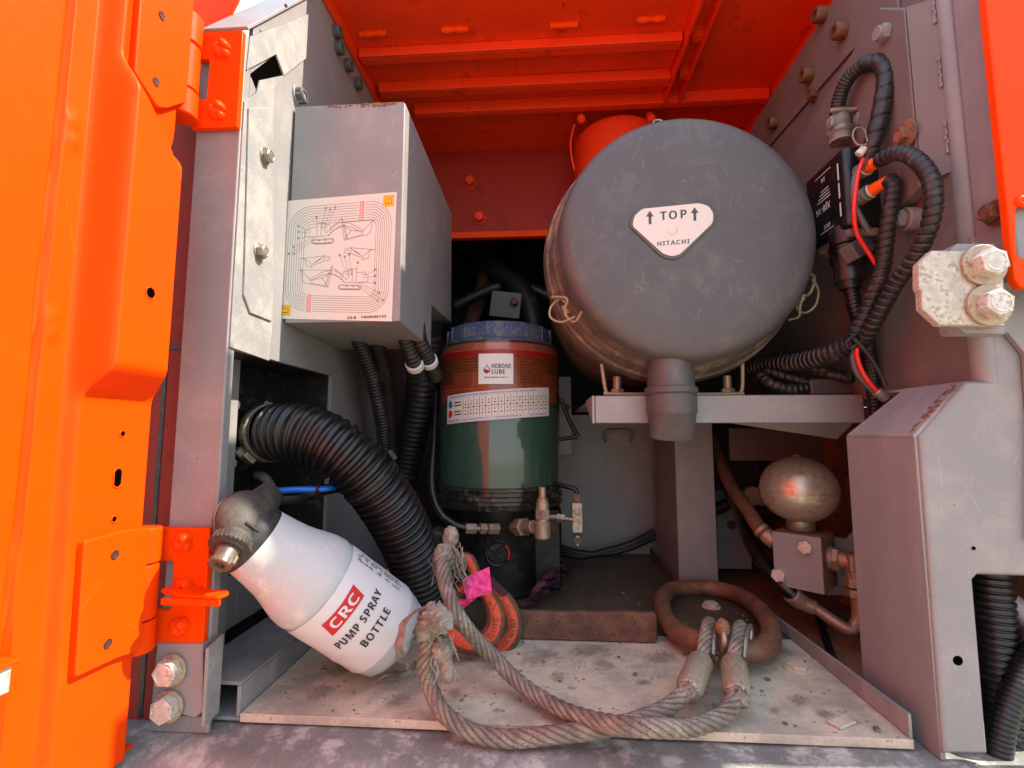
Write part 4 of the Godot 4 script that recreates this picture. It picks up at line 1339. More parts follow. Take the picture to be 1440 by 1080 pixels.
	for r in 2:
		for q in 2:
			patch(b, -0.084, (0.0098 if r == 0 else -0.0062) - q * 0.0052, -0.068 + q * 0.001, (0.0118 if r == 0 else -0.0042) - q * 0.0052, on2t, 2)
	obj("table_print", b, M.ink, s2)
	for r in 2:
		b = MB.new()
		var cy := 0.0085 if r == 0 else -0.0080
		for k in 20:
			var a0 := TAU * k / 20
			var a1 := TAU * (k + 1) / 20
			b.tri(on2t.call(-0.0940, cy), on2t.call(-0.0940 + cos(a0) * 0.0058, cy + sin(a0) * 0.0066), on2t.call(-0.0940 + cos(a1) * 0.0058, cy + sin(a1) * 0.0066))
		obj("dot", b, plain(Color(0.05, 0.42, 0.68) if r == 0 else Color(0.78, 0.12, 0.10), 0.5), s2)
	# round plug with crossed ribs on the base
	var kc := D(700, 778, 0.868)
	b = MB.new()
	b.lathe(kc, Vector3.BACK, [Vector2(0.0, 0.0), Vector2(0.0, 0.0225), Vector2(0.003, 0.0225), Vector2(0.0042, 0.021), Vector2(0.003, 0.0185), Vector2(0.001, 0.0175), Vector2(0.001, 0.0)], 40)
	for k in 4:
		b.t = Transform3D(Basis(Vector3.BACK, PI * 0.25 + k * PI * 0.5), kc)
		b.box(Vector3(-0.0035, 0.004, 0.0012), Vector3(0.0035, 0.0165, 0.0055), 0.001)
		b.box(Vector3(-0.009, 0.0125, 0.0012), Vector3(0.009, 0.0155, 0.0048), 0.001)
	b.t = Transform3D.IDENTITY
	obj("plug", b, M.black, base)
	b = MB.new()
	for k in 10:
		var a0 := -0.5 + 1.3 * k / 10.0
		var a1 := -0.5 + 1.3 * (k + 1) / 10.0
		var zz := Vector3(0, 0, 0.0046)
		b.quad(kc + zz + Vector3(cos(a0), sin(a0), 0) * 0.0192, kc + zz + Vector3(cos(a1), sin(a1), 0) * 0.0192, kc + zz + Vector3(cos(a1), sin(a1), 0) * 0.0215, kc + zz + Vector3(cos(a0), sin(a0), 0) * 0.0215)
	obj("red_arc", b, M.wire_red, base)
	# brass elbow with upright relief fitting, front right
	b = MB.new()
	var e0 := D(722, 741, 0.872); var e1 := D(752, 741, 0.815); var e2 := D(763, 744, 0.805)
	b.rod(e0, e1, 0.011); b.hex(e0.lerp(e1, 0.25), e0.lerp(e1, 0.55), 0.0165)
	b.lathe(e2 + Vector3(0, -0.016, 0), Vector3.UP, [Vector2(0, 0), Vector2(0.0, 0.010), Vector2(0.003, 0.0128), Vector2(0.026, 0.0128), Vector2(0.029, 0.010), Vector2(0.03, 0)], 24)
	obj("elbow", b, M.brass, gp)
	b = MB.new()
	b.lathe(e2, Vector3.UP, [Vector2(0.006, 0.0), Vector2(0.006, 0.0105), Vector2(0.012, 0.0105), Vector2(0.016, 0.0095), Vector2(0.038, 0.0105), Vector2(0.048, 0.0085), Vector2(0.050, 0.0058), Vector2(0.066, 0.0056), Vector2(0.067, 0.0045), Vector2(0.067, 0)], 24)
	b.hex(e2 + Vector3(0, 0.017, 0), e2 + Vector3(0, 0.032, 0), 0.0125)
	obj("relief_fitting", b, M.brass, gp)
	# hose fitting, front left
	b = MB.new()
	var h1 := D(703, 743, 0.862); var h0 := D(655, 743, 0.835)
	b.rod(h0, h1, 0.0045); b.hex(h1.lerp(h0, 0.05), h1.lerp(h0, 0.36), 0.0098); b.hex(h1.lerp(h0, 0.42), h1.lerp(h0, 0.6), 0.0098); b.hex(h0.lerp(h1, -0.02), h0.lerp(h1, 0.3), 0.0092)
	obj("hose_fitting", b, M.brass, gp)
	var gh := thing("grease_hose", "thin black grease hose curling down beside the clear grease reservoir", "hose", D(612, 660, 0.86))
	b = MB.new()
	b.tube(curve([D(619, 480, 1.0), D(613, 560, 0.95), D(610, 620, 0.90), D(607, 680, 0.86), D(617, 718, 0.84), D(638, 737, 0.835), h0.lerp(h1, 0.02)]), 0.0072, 12)
	obj("rubber", b, M.rubber, gh)
	# distributor block at the right of the pump
	var db := thing("distributor_block", "small upright steel distributor block right of the grease reservoir", "fitting", D(811, 768, 0.86))
	b = MB.new()
	var t0 := D(804, 707, 0.86); var t1 := D(820, 750, 0.86)
	b.box(Vector3(t0.x, t1.y, t0.z - 0.016), Vector3(t1.x, t0.y, t0.z), 0.0015)
	obj("block", b, M.steel, db)
	b = MB.new()
	var tc := Vector3((t0.x + t1.x) / 2, 0, t0.z - 0.008)
	b.hex(Vector3(tc.x, t0.y, tc.z), Vector3(tc.x, t0.y + 0.015, tc.z), 0.0062)
	obj("end_fitting", b, M.steel, db)
	b = MB.new()
	b.rod(Vector3(tc.x, t1.y - 0.004, tc.z), Vector3(tc.x, t1.y - 0.022, tc.z), 0.0062); b.hex(Vector3(tc.x, t1.y - 0.008, tc.z), Vector3(tc.x, t1.y - 0.018, tc.z), 0.0075)
	obj("end_fitting", b, M.steel, db)
	b = MB.new()
	b.lathe(Vector3(tc.x, lerpf(t0.y, t1.y, 0.28), t0.z), Vector3.BACK, [Vector2(0.0, 0.0075), Vector2(0.003, 0.0072), Vector2(0.0035, 0.0045), Vector2(0.0015, 0.004), Vector2(0.0015, 0.0)], 20)
	obj("grease_nipple", b, M.brass, db)
	b = MB.new()
	var w0 := D(784, 728, 0.87); var w1 := D(805, 731, 0.862)
	b.rod(w0, w1 + Vector3(0.002, 0, 0), 0.0045); b.hex(w0, w0.lerp(w1, 0.55), 0.0085); b.rod(w0 + Vector3(-0.035, 0.0, -0.01), w0, 0.006)
	obj("side_fitting", b, M.steel, db)
	b = MB.new()
	b.tube(curve([Vector3(tc.x, t0.y + 0.012, tc.z), Vector3(tc.x - 0.002, t0.y + 0.022, tc.z), Vector3(tc.x - 0.018, t0.y + 0.026, tc.z - 0.004), Vector3(tc.x - 0.05, t0.y + 0.03, tc.z - 0.03)]), 0.0042, 10)
	obj("pipe", b, M.rubber, db)

# ================================================================ right side: guard box, hinge plate, junction module
func build_right_side():
	var gb := thing("guard_box", "grey sheet metal guard box with cut-out for hoses beside the floor plate", "box", V(0.42, -0.01, 0.55))
	var b := MB.new()
	b.t = fz(0.509)
	var o := xy([1293, 613, 1360, 536], 0.5)
	o.append(Vector2(0.52, 0.3415)); o.append(Vector2(0.52, 0.155))
	for q in xy([1378, 809, 1371, 816], 0.5): o.append(q)
	for q in xy([1392, 1062, 1328, 1062], 0.5): o.append(q)
	b.plate(o, 0.009, 0.0036)
	obj("front_panel", b, M.gray, gb)
	b = MB.new()
	b.box(V(0.3634, -0.0105, 0.5037), V(0.3685, 0.2865, 0.612), 0.001)
	obj("side_panel", b, M.gray_streaked, gb)
	b = MB.new()
	var a0 := V(0.3625, 0.2872, 0.5)
	var a1 := V(0.4155, 0.3405, 0.5)
	var e := (a1 - a0).normalized()
	b.t = Transform3D(Basis(e, Vector3(0, 0, -1), e.cross(Vector3(0, 0, -1))), a0 - e * 0.0008 + e.cross(Vector3(0, 0, -1)) * -0.0046)
	b.plate(poly([0.0, 0.0032, 0.0765, 0.0032, 0.0765, 0.085, 0.0, 0.110]), 0.0055, 0.0022)
	b.t = Transform3D.IDENTITY
	obj("sloping_top", b, M.gray_dusty, gb)
	b = MB.new()
	b.box(V(0.416, 0.3372, 0.5055), V(0.52, 0.3412, 0.62), 0.001)
	obj("top_panel", b, M.gray_dusty, gb)
	b = MB.new()
	b.box(V(0.521, -0.03, 0.500), V(0.95, 0.3345, 0.504), 0.001)
	obj("outer_panel", b, M.gray, gb)
	for s in [[1347, 929, 0.0035], [1369, 771, 0.0014]]:
		b = MB.new()
		var p := D(s[0], s[1], 0.4999)
		b.lathe(p, Vector3.BACK, [Vector2(0.0003, 0), Vector2(0.0003, s[2]), Vector2(0.0006, s[2] * 1.15), Vector2(0.0, s[2] * 1.25)], 20)
		obj("hole", b, M.hollow, gb)
	b = MB.new()
	var rr := RandomNumberGenerator.new()
	rr.seed = 31
	for k in 40:
		var f := rr.randf()
		var c := a0.lerp(a1 + e * 0.02, f) + Vector3(0, 0.0042, -0.004 - absf(rr.randfn(0, 0.004)))
		c -= e.cross(Vector3(0, 0, -1)) * -0.0
		var w := rr.randf_range(0.001, 0.0032)
		b.t = Transform3D(Basis(e, Vector3(0, 0, -1), e.cross(Vector3(0, 0, -1))), a0 + e * (0.001 + f * 0.07) + Vector3(0, 0, -0.0065 - absf(rr.randfn(0, 0.005))) + e.cross(Vector3(0, 0, -1)) * (0.0010 if e.cross(Vector3(0, 0, -1)).y > 0 else 0.0))
		var pp := PackedVector2Array()
		for j in 7: pp.append(Vector2(cos(TAU * j / 7) * w * rr.randf_range(0.6, 1.2), sin(TAU * j / 7) * w * rr.randf_range(0.5, 1.2)))
		b.plate(pp, 0.0003 + 0.00001 * k, 0.0001)
	b.t = Transform3D.IDENTITY
	obj("rust_edge", b, M.rust_light, gb)
	# orange hinge panel of the other door, seen edge on at the right
	var op := thing("orange_hinge_plate", "orange hinge plate with a long slot on the right machine edge", "plate", V(0.47, 0.41, 0.46))
	b = MB.new()
	b.t = fz(0.458)
	var q := xy([1379, -60, 1425, 392, 1434, 405], 0.45)
	q.append(Vector2(0.56, q[2].y)); q.append(Vector2(0.56, 0.452)); 
	for s in xy([1438, 365, 1430, 356, 1428, 296, 1434, 289], 0.45): q.append(s)
	q.append(Vector2(0.56, xy([1440, 287], 0.45)[0].y)); q.append(Vector2(0.56, q[0].y))
	b.plate(rounded(q, 0.0015, 2), 0.009, 0.0016)
	obj("plate", b, M.orange, op)
	b = MB.new()
	b.box(V(0.434, 0.43, 0.4585), V(0.56, 0.95, 0.499), 0.002)
	obj("spacer", b, M.gray, op)
	b = MB.new()
	b.tube(curve([D(1445, 287, 0.452), D(1434, 287, 0.449), D(1431, 283, 0.449), D(1436, 279, 0.449), D(1450, 280, 0.452)]), 0.003, 8)
	obj("slot_rim", b, M.orange, op)
	# zinc strike plate with two large bolts
	var zp := thing("strike_plate", "pale zinc strike plate with two big hex bolts on washers", "plate", V(0.365, 0.39, 0.455))
	b = MB.new()
	b.t = fz(0.4565)
	b.plate(xy([1292, 371, 1311, 352, 1408, 352, 1412, 395, 1414, 458, 1322, 457, 1297, 434, 1296, 410, 1292, 404], 0.448), 0.0085, 0.0012)
	obj("plate", b, mat(T.galv, Color(0.92, 0.91, 0.88), 0.55, 0.2, 11.0, 0.6), zp)
	b = MB.new()
	b.box(V(0.388, 0.384, 0.4745), V(0.42, 0.444, 0.497), 0.003)
	b.t = fz(0.4735)
	b.plate(xy([1337, 350, 1347, 342, 1398, 342, 1414, 360, 1414, 470, 1358, 468, 1345, 458], 0.458), 0.0155, 0.0012)
	b.t = Transform3D.IDENTITY
	obj("spacer_block", b, M.gray, zp)
	for s in [[1381, 374], [1388, 430]]:
		var p := D(s[0], s[1], 0.4478)
		var w := MB.new()
		w.lathe(p, Vector3.BACK, [Vector2(0, 0), Vector2(0, 0.0182), Vector2(0.0006, 0.0188), Vector2(0.0032, 0.0188), Vector2(0.0038, 0.0182), Vector2(0.0038, 0)], 40)
		obj("washer", w, M.washer, zp)
		bolt("bolt_head", p + Vector3(0, 0, 0.0038), Vector3.BACK, 0.0128, 0.0105, 0.0, M.galv, zp, false, s[1] * 0.013)
	# junction module on the right wall
	var jm := thing("junction_module", "black junction module with white printing on the right wall", "electrical box", V(0.40, 0.545, 0.64))
	b = MB.new()
	var ct := PackedVector2Array([Vector2(0.376, 0.598), Vector2(0.428, 0.598), Vector2(0.4305, 0.69), Vector2(0.376, 0.69)])
	b.t = fy(0.545)
	b.plate(rounded(ct, 0.009, 5), 0.103, 0.003)
	obj("housing", b, mat(T.black, Color(0.75, 0.75, 0.82), 0.36, 0.0, 4.0, 0.05), jm)
	b = MB.new()
	# printing stands upside down, as the module is mounted
	var face := func(x, y): return Vector3(0.3757, 0.598 - y, -0.644 - x)
	lettering(b, "XJB-16", 0.0105, func(x, y): return face.call(x * 1.0 + 0.004, y + 0.008), 0.032, 700)
	lettering(b, "IN", 0.0055, func(x, y): return face.call(x + 0.0, y - 0.030), 0.0, 700)
	lettering(b, "OUT", 0.0055, func(x, y): return face.call(x - 0.002, y + 0.035), 0.0, 700)
	for k in 4: patch(b, -0.014 + k * 0.001, -0.0035 - k * 0.0042, 0.016 - k * 0.003, -0.0022 - k * 0.0042, face, 1)
	patch(b, -0.018, -0.0385, 0.018, -0.0375, face, 1); patch(b, -0.016, 0.0405, 0.014, 0.0415, face, 1)
	for k in 3: patch(b, -0.034, -0.034 + k * 0.026, -0.031, -0.012 + k * 0.024, face, 1)
	obj("printing", b, M.white_mark, jm)
	b = MB.new()
	b.t = fy(0.5335)
	b.plate(rounded(PackedVector2Array([Vector2(0.380, 0.606), Vector2(0.424, 0.606), Vector2(0.424, 0.682), Vector2(0.380, 0.682)]), 0.006, 4), 0.011, 0.001)
	obj("gasket", b, M.plastic_dust, jm)
	b = MB.new()
	var top := D(1182, 195, 0.638)
	b.lathe(top + Vector3(0, -0.005, 0), Vector3.UP, [Vector2(0, 0.0), Vector2(0, 0.0135), Vector2(0.010, 0.0130), Vector2(0.012, 0.0148), Vector2(0.018, 0.0148), Vector2(0.020, 0.0125), Vector2(0.036, 0.0118), Vector2(0.038, 0.0098), Vector2(0.044, 0.0095), Vector2(0.044, 0)], 28)
	b.rod(top + Vector3(-0.017, 0.034, 0.010), top + Vector3(0.017, 0.034, 0.010), 0.0028); b.box(top + Vector3(-0.0195, 0.010, 0.004), top + Vector3(-0.0145, 0.024, 0.014), 0.001); b.box(top + Vector3(0.0145, 0.010, 0.004), top + Vector3(0.0195, 0.028, 0.014), 0.001)
	obj("top_connector", b, M.gum, jm)
	b = MB.new()
	b.lathe(V(0.398, 0.534, 0.640), Vector3.DOWN, [Vector2(0, 0), Vector2(0, 0.0205), Vector2(0.022, 0.0205), Vector2(0.024, 0.017), Vector2(0.030, 0.017), Vector2(0.030, 0)], 28)
	obj("bottom_collar", b, M.rubber, jm)
	# orange plugs in the side towards the opening
	for s in [[1211, 241, 1229, 229, 1238, 225], [1212, 277, 1234, 262, 1252, 252]]:
		var p0 := D(s[0], s[1], 0.596); var p1 := D(s[2], s[3], 0.575); var p2 := D(s[4], s[5], 0.566)
		var pg := thing("orange_plug", "short orange plug in the black module, upper of two" if s[1] < 250 else "long ribbed orange plug in the black module, lower of two", "plug", p0, "orange plugs of the module")
		b = MB.new()
		b.lathe(p0, p1 - p0, [Vector2(-0.006, 0), Vector2(-0.006, 0.0095), Vector2(0.008, 0.0095), Vector2(0.009, 0.0080), Vector2(0.012, 0.0080), Vector2(0.012, 0)], 24)
		obj("socket", b, M.gum, pg)
		b = MB.new()
		var L := p0.distance_to(p2)
		var pr := [Vector2(0.012, 0), Vector2(0.012, 0.0078)]
		var k := 0
		while 0.014 + k * 0.0048 < L - 0.004:
			var f := (0.014 + k * 0.0048) / L
			var r := lerpf(0.0086, 0.0062, f)
			pr.append(Vector2(f * L, r)); pr.append(Vector2(f * L + 0.0026, r)); pr.append(Vector2(f * L + 0.0031, r * 0.86)); pr.append(Vector2(f * L + 0.0045, r * 0.86))
			k += 1
		pr.append(Vector2(L, 0.0055)); pr.append(Vector2(L, 0))
		b.lathe(p0, p2 - p0, pr, 24, 20.0)
		obj("boot", b, M.orange_rubber, pg)
		b = MB.new()
		b.rod(p0.lerp(p2, 0.30), p0.lerp(p2, 0.36), 0.0091, 0.0089)
		obj("ring", b, M.white_mark, pg)

# ================================================================ cables
# split tube or spiral binding: bands with dark gaps between, running round the bundle
func wrapped(mb: MB, pts: PackedVector3Array, r: float, pitch: float, gap := 0.16, turns := 1.0, seg := 16):
	mb.tube(even(pts, minf(0.0014, pitch / 8.0)), func(_i, s, g):
		var f := fposmod(s / pitch - turns * g / TAU, 1.0)
		if f < gap: return r * 0.80
		return r * (0.97 + 0.08 * (1.0 - (f - gap) / (1.0 - gap))), seg)
func corrugated(mb: MB, pts: PackedVector3Array, r: float, pitch: float, depth := 0.12, seg := 24):
	mb.tube(even(pts, pitch / 8.0), func(_i, s, _g):
		var f := fposmod(s / pitch, 1.0)
		return r * (1.0 - depth * smoothstep(0.30, 0.48, absf(f - 0.5))), seg)
func cable(called: String, label: String, cat: String, pts: Array, style: String, r: float, pitch: float, m: Material, group := "") -> Node3D:
	var c := curve(pts)
	var t := thing(called, label, cat, pts[0], group)
	var b := MB.new()
	if style == "wrap": wrapped(b, c, r, pitch)
	elif style == "ring": wrapped(b, c, r, pitch, 0.14, 0.0)
	elif style == "corr": corrugated(b, c, r, pitch)
	else: b.tube(even(c, 0.003), r, 10)
	obj({"wrap": "spiral_binding", "ring": "split_sleeve", "corr": "conduit"}.get(style, "sheath"), b, m, t)
	return t

func build_cables():
	# big loop out of the top of the module
	var lp := [D(1178, 178, 0.640), D(1178, 150, 0.636), D(1190, 115, 0.62), D(1213, 92, 0.60), D(1235, 88, 0.582), D(1246, 104, 0.572), D(1243, 135, 0.570), D(1236, 170, 0.572), D(1226, 205, 0.578), D(1218, 226, 0.585)]
	var t := thing("looped_cable", "thick black cable looping out of the top of the black module", "cable", lp[0])
	var b := MB.new()
	corrugated(b, curve(lp.slice(0, 5)), 0.0088, 0.0042, 0.12, 18)
	obj("conduit", b, M.tape, t)
	b = MB.new()
	wrapped(b, curve(lp.slice(3, 10)), 0.0098, 0.018, 0.12, 1.0, 20)
	obj("spiral_binding", b, M.tape, t)
	# the two plug leads, running down to the bundle
	cable("plug_lead", "black banded lead arching right from the upper orange plug", "cable", [D(1236, 226, 0.563), D(1262, 215, 0.535), D(1288, 224, 0.512), D(1308, 250, 0.498), D(1313, 285, 0.494), D(1305, 325, 0.502), D(1285, 365, 0.52), D(1262, 395, 0.545), D(1245, 425, 0.565), D(1226, 460, 0.590), D(1212, 480, 0.615)], "wrap", 0.0082, 0.0085, M.tape, "plug leads")
	cable("plug_lead", "black banded lead dropping straight from the lower orange plug", "cable", [D(1250, 253, 0.566), D(1257, 262, 0.56), D(1253, 290, 0.56), D(1247, 330, 0.565), D(1242, 372, 0.572), D(1232, 405, 0.58), D(1217, 440, 0.595), D(1200, 470, 0.61)], "wrap", 0.0082, 0.0085, M.tape, "plug leads")
	# short grey wires and lug under the loop
	cable("grey_wire", "grey wire hanging in front of the black module", "wire", [D(1222, 222, 0.58), D(1206, 240, 0.578), D(1200, 262, 0.578), D(1202, 290, 0.578), D(1212, 310, 0.578), D(1222, 326, 0.58)], "", 0.0036, 0.0, M.plastic)
	cable("red_wire", "upper red wire hanging in front of the black module", "wire", [D(1214, 224, 0.577), D(1208, 240, 0.575), D(1203, 270, 0.574), D(1201, 300, 0.575), D(1205, 328, 0.58), D(1218, 350, 0.585), D(1232, 372, 0.586), D(1242, 395, 0.585), D(1247, 420, 0.585), D(1240, 445, 0.59), D(1222, 470, 0.60), D(1209, 484, 0.606)], "", 0.0026, 0.0, M.wire_red)
	cable("tie_wire", "thin pale tie wire curled round the looped cable", "wire", [D(1220, 200, 0.572), D(1215, 182, 0.57), D(1203, 180, 0.57), D(1199, 192, 0.57), D(1206, 204, 0.57), D(1218, 203, 0.57)], "", 0.0011, 0.0, M.gum)
	b = MB.new()
	b.rod(D(1207, 218, 0.578), D(1216, 207, 0.575), 0.005, 0.004)
	var lug := obj("cable_lug", b, M.pale)
	tag(lug, "small white cable end sleeve under the looped cable", "cable end")
	# round plug below the module with grey clamp and conduit
	t = thing("lower_plug", "black round plug with grey clip hanging under the black module", "plug", D(1195, 405, 0.63))
	b = MB.new()
	var p0 := D(1188, 332, 0.628); var p1 := D(1196, 404, 0.628)
	b.lathe(p0, p1 - p0, [Vector2(-0.01, 0), Vector2(-0.01, 0.018), Vector2(0.012, 0.018), Vector2(0.014, 0.0155), Vector2(0.052, 0.0165), Vector2(0.06, 0.0165), Vector2(0.064, 0.013), Vector2(0.070, 0.0125), Vector2(0.07, 0)], 28)
	obj("body", b, M.rubber, t)
	b = MB.new()
	b.t = Transform3D(Basis(Vector3.BACK, 0.5) * Basis(Vector3.UP, 0.4), D(1207, 350, 0.606))
	b.box(Vector3(-0.017, -0.011, -0.012), Vector3(0.017, 0.011, 0.006), 0.002)
	b.box(Vector3(0.018, -0.009, -0.010), Vector3(0.028, 0.012, 0.004), 0.002)
	obj("clip", b, M.plastic, t)
	cable("conduit", "black ribbed conduit running from the round plug behind the bundle", "conduit", [D(1196, 402, 0.628), D(1202, 430, 0.63), D(1210, 455, 0.635), D(1220, 490, 0.64), D(1228, 540, 0.645), D(1232, 600, 0.66)], "corr", 0.0088, 0.0048, M.rubber)
	# the joint bundle going left behind the shelf
	t = cable("cable_bundle", "black cable bundle running left over the shelf behind the air cleaner", "cable bundle", [D(1214, 474, 0.612), D(1195, 485, 0.625), D(1165, 498, 0.65), D(1130, 508, 0.69), D(1090, 512, 0.74), D(1050, 520, 0.80)], "ring", 0.0125, 0.008, M.tape)
	var k := 0
	for l in [[[1215, 478, .62], [1180, 496, .655], [1140, 512, .70], [1105, 522, .74], [1065, 535, .79]], [[1120, 512, .70], [1155, 520, .70], [1190, 530, .70], [1230, 545, .72]], [[1100, 506, .76], [1130, 516, .73], [1165, 525, .70], [1196, 532, .69]], [[1075, 520, .74], [1105, 530, .72], [1135, 538, .71], [1150, 552, .72]], [[1068, 528, .72], [1085, 540, .70], [1110, 548, .70], [1140, 545, .71]], [[1205, 478, .64], [1160, 494, .68], [1120, 500, .73], [1075, 505, .80]]]:
		b = MB.new()
		var pp := []
		for q in l: pp.append(D(q[0], q[1], q[2]))
		if k % 2 == 0: wrapped(b, curve(pp), 0.0078, 0.009, 0.14, 0.0, 14)
		else: wrapped(b, curve(pp), 0.0066, 0.010, 0.16, 1.0, 14)
		obj("cable", b, M.tape, t)
		k += 1
	b = MB.new()
	for q in [[1208, 477, 0.613, 0.020], [1097, 513, 0.735, 0.022]]:
		var c := D(q[0], q[1], q[2])
		var ring := []
		for j in 24: ring.append(c + Vector3(0.25 * cos(TAU * j / 24), sin(TAU * j / 24), -0.97 * cos(TAU * j / 24) * 0.6) * q[3])
		b.tube(PackedVector3Array(ring), 0.0018, 6, false, true)
	b.tube(curve([D(1204, 470, 0.60), D(1190, 482, 0.60), D(1195, 490, 0.60), D(1210, 482, 0.597), D(1222, 476, 0.60)]), 0.002, 8)
	obj("cable_tie", b, M.black, t)
	b = MB.new()
	b.box(D(1140, 556, 0.70), D(1187, 535, 0.74), 0.004)
	obj("connector_block", b, M.plastic, t)
	# wires that leave the bundle downwards
	cable("red_wire", "lower red wire dropping from the bundle to the shelf end", "wire", [D(1212, 480, 0.605), D(1205, 492, 0.60), D(1208, 512, 0.60), D(1220, 535, 0.60), D(1238, 555, 0.602)], "", 0.0026, 0.0, M.wire_red)
	cable("grey_wire", "grey wire dropping beside the red wire to the shelf end", "wire", [D(1208, 482, 0.61), D(1200, 500, 0.606), D(1204, 522, 0.606), D(1220, 542, 0.606), D(1236, 556, 0.606)], "", 0.0036, 0.0, M.plastic)
	cable("black_wire", "loose black wire end pointing down beside the red wire", "wire", [D(1200, 476, 0.598), D(1216, 492, 0.594), D(1232, 515, 0.594), D(1246, 543, 0.598)], "", 0.0026, 0.0, M.black)
	b = MB.new()
	b.rod(D(1232, 550, 0.602), D(1246, 562, 0.602), 0.0062, 0.005)
	tag(obj("wire_lug", b, M.steel), "grey metal wire lug at the end of the lower red wire", "wire lug")
	# wrapped hose leaving to the right over the guard box
	cable("wrapped_hose", "brown spiral wrapped hose rising to the right over the guard box", "hose", [D(1300, 560, 0.60), D(1325, 538, 0.575), D(1360, 515, 0.555), D(1400, 499, 0.54), D(1445, 488, 0.53), D(1500, 480, 0.52)], "wrap", 0.0125, 0.0165, mat(T.rust, Color(0.72, 0.66, 0.64), 0.6, 0.0, 6.0, 0.2))
	cable("black_hose", "short black hose under the spiral wrapped hose", "hose", [D(1330, 556, 0.60), D(1365, 535, 0.58), D(1400, 525, 0.565), D(1450, 516, 0.56)], "", 0.0095, 0.0, M.black)
	# conduits in the guard box cut-out
	cable("large_conduit", "thick ribbed black conduit standing in the guard box cut-out", "conduit", [D(1385, 760, 0.56), D(1393, 830, 0.555), D(1402, 900, 0.55), D(1408, 980, 0.545), D(1406, 1060, 0.54), D(1402, 1120, 0.54)], "corr", 0.0185, 0.0072, M.rubber, "guard box conduits")
	cable("small_conduit", "thin ribbed black conduit slanting across the guard box cut-out", "conduit", [D(1475, 890, 0.53), D(1448, 930, 0.525), D(1425, 975, 0.52), D(1410, 1020, 0.518), D(1402, 1080, 0.518)], "corr", 0.0105, 0.0048, M.rubber, "guard box conduits")
	cable("small_conduit", "thin ribbed black conduit low in the guard box cut-out corner", "conduit", [D(1490, 960, 0.545), D(1450, 1000, 0.54), D(1420, 1040, 0.535), D(1400, 1090, 0.53)], "corr", 0.012, 0.0052, M.rubber, "guard box conduits")
	cable("rusty_pipe", "mauve painted pipe end inside the guard box cut-out", "pipe", [D(1418, 848, 0.56), D(1450, 872, 0.55), D(1490, 905, 0.54)], "", 0.0125, 0.0, M.gray)
	# control box looms on the left
	k = 0
	for l in [[[560, 440, .72], [572, 480, .73], [582, 510, .75], [590, 530, .80]], [[585, 440, .74], [590, 478, .74], [600, 500, .76], [612, 530, .82]], [[520, 440, .72], [535, 500, .78], [545, 560, .84], [548, 640, .9]], [[490, 445, .70], [520, 520, .78], [538, 600, .84], [540, 660, .9]], [[600, 470, .9], [590, 560, .95], [575, 640, 1.0], [560, 700, 1.0]]]:
		var pp := []
		for q in l: pp.append(D(q[0], q[1], q[2]))
		t = cable("loom", ["black loom with white tape band leaving the control box underside", "black loom with white tape band beside the grease reservoir", "black smooth loom hanging behind the ribbed hose", "black loom hanging left behind the ribbed hose", "thick ribbed black tube left of the grease reservoir"][k], "cable loom", pp, "corr" if k != 2 else "", [0.0125, 0.0125, 0.013, 0.012, 0.03][k], [0.006, 0.006, 0.0, 0.006, 0.011][k], M.black, "looms under the control box")
		if k < 2:
			b = MB.new()
			var c := curve(pp)
			var a: Vector3 = c[int(c.size() * 0.62)]
			var d: Vector3 = c[int(c.size() * 0.62) + 2]
			b.rod(a, a + (d - a).normalized() * 0.012, 0.0145)
			obj("tape_band", b, M.white_mark, t)
		k += 1
	# dark hoses deep in the engine bay, hardly lit
	k = 0
	for l in [[[650, 330, 1.35], [700, 380, 1.3], [740, 420, 1.25], [760, 520, 1.2]], [[690, 330, 1.45], [680, 400, 1.4], [660, 460, 1.4]], [[640, 430, 1.3], [720, 400, 1.3], [800, 430, 1.3]]]:
		var pp := []
		for q in l: pp.append(D(q[0], q[1], q[2]))
		cable("engine_hose", ["dark hose slanting down behind the grease reservoir cap", "dark upright hose deep behind the control box", "dark hose crossing level above the blue cap"][k], "hose", pp, "", 0.028 - k * 0.006, 0.0, M.rust if k == 1 else M.black, "dark engine hoses")
		k += 1
	t = thing("engine_bracket", "small dark grey bracket plate deep above the blue cap", "bracket", D(715, 450, 1.15))
	b = MB.new()
	b.t = Transform3D(Basis(Vector3.BACK, -0.12), D(715, 430, 1.15))
	b.box(Vector3(-0.045, -0.03, -0.004), Vector3(0.03, 0.035, 0.0), 0.002)
	obj("plate", b, M.plastic, t)
	bolt("bolt", D(723, 425, 1.148), Vector3.BACK, 0.010, 0.012, 0.0, M.rust, t)

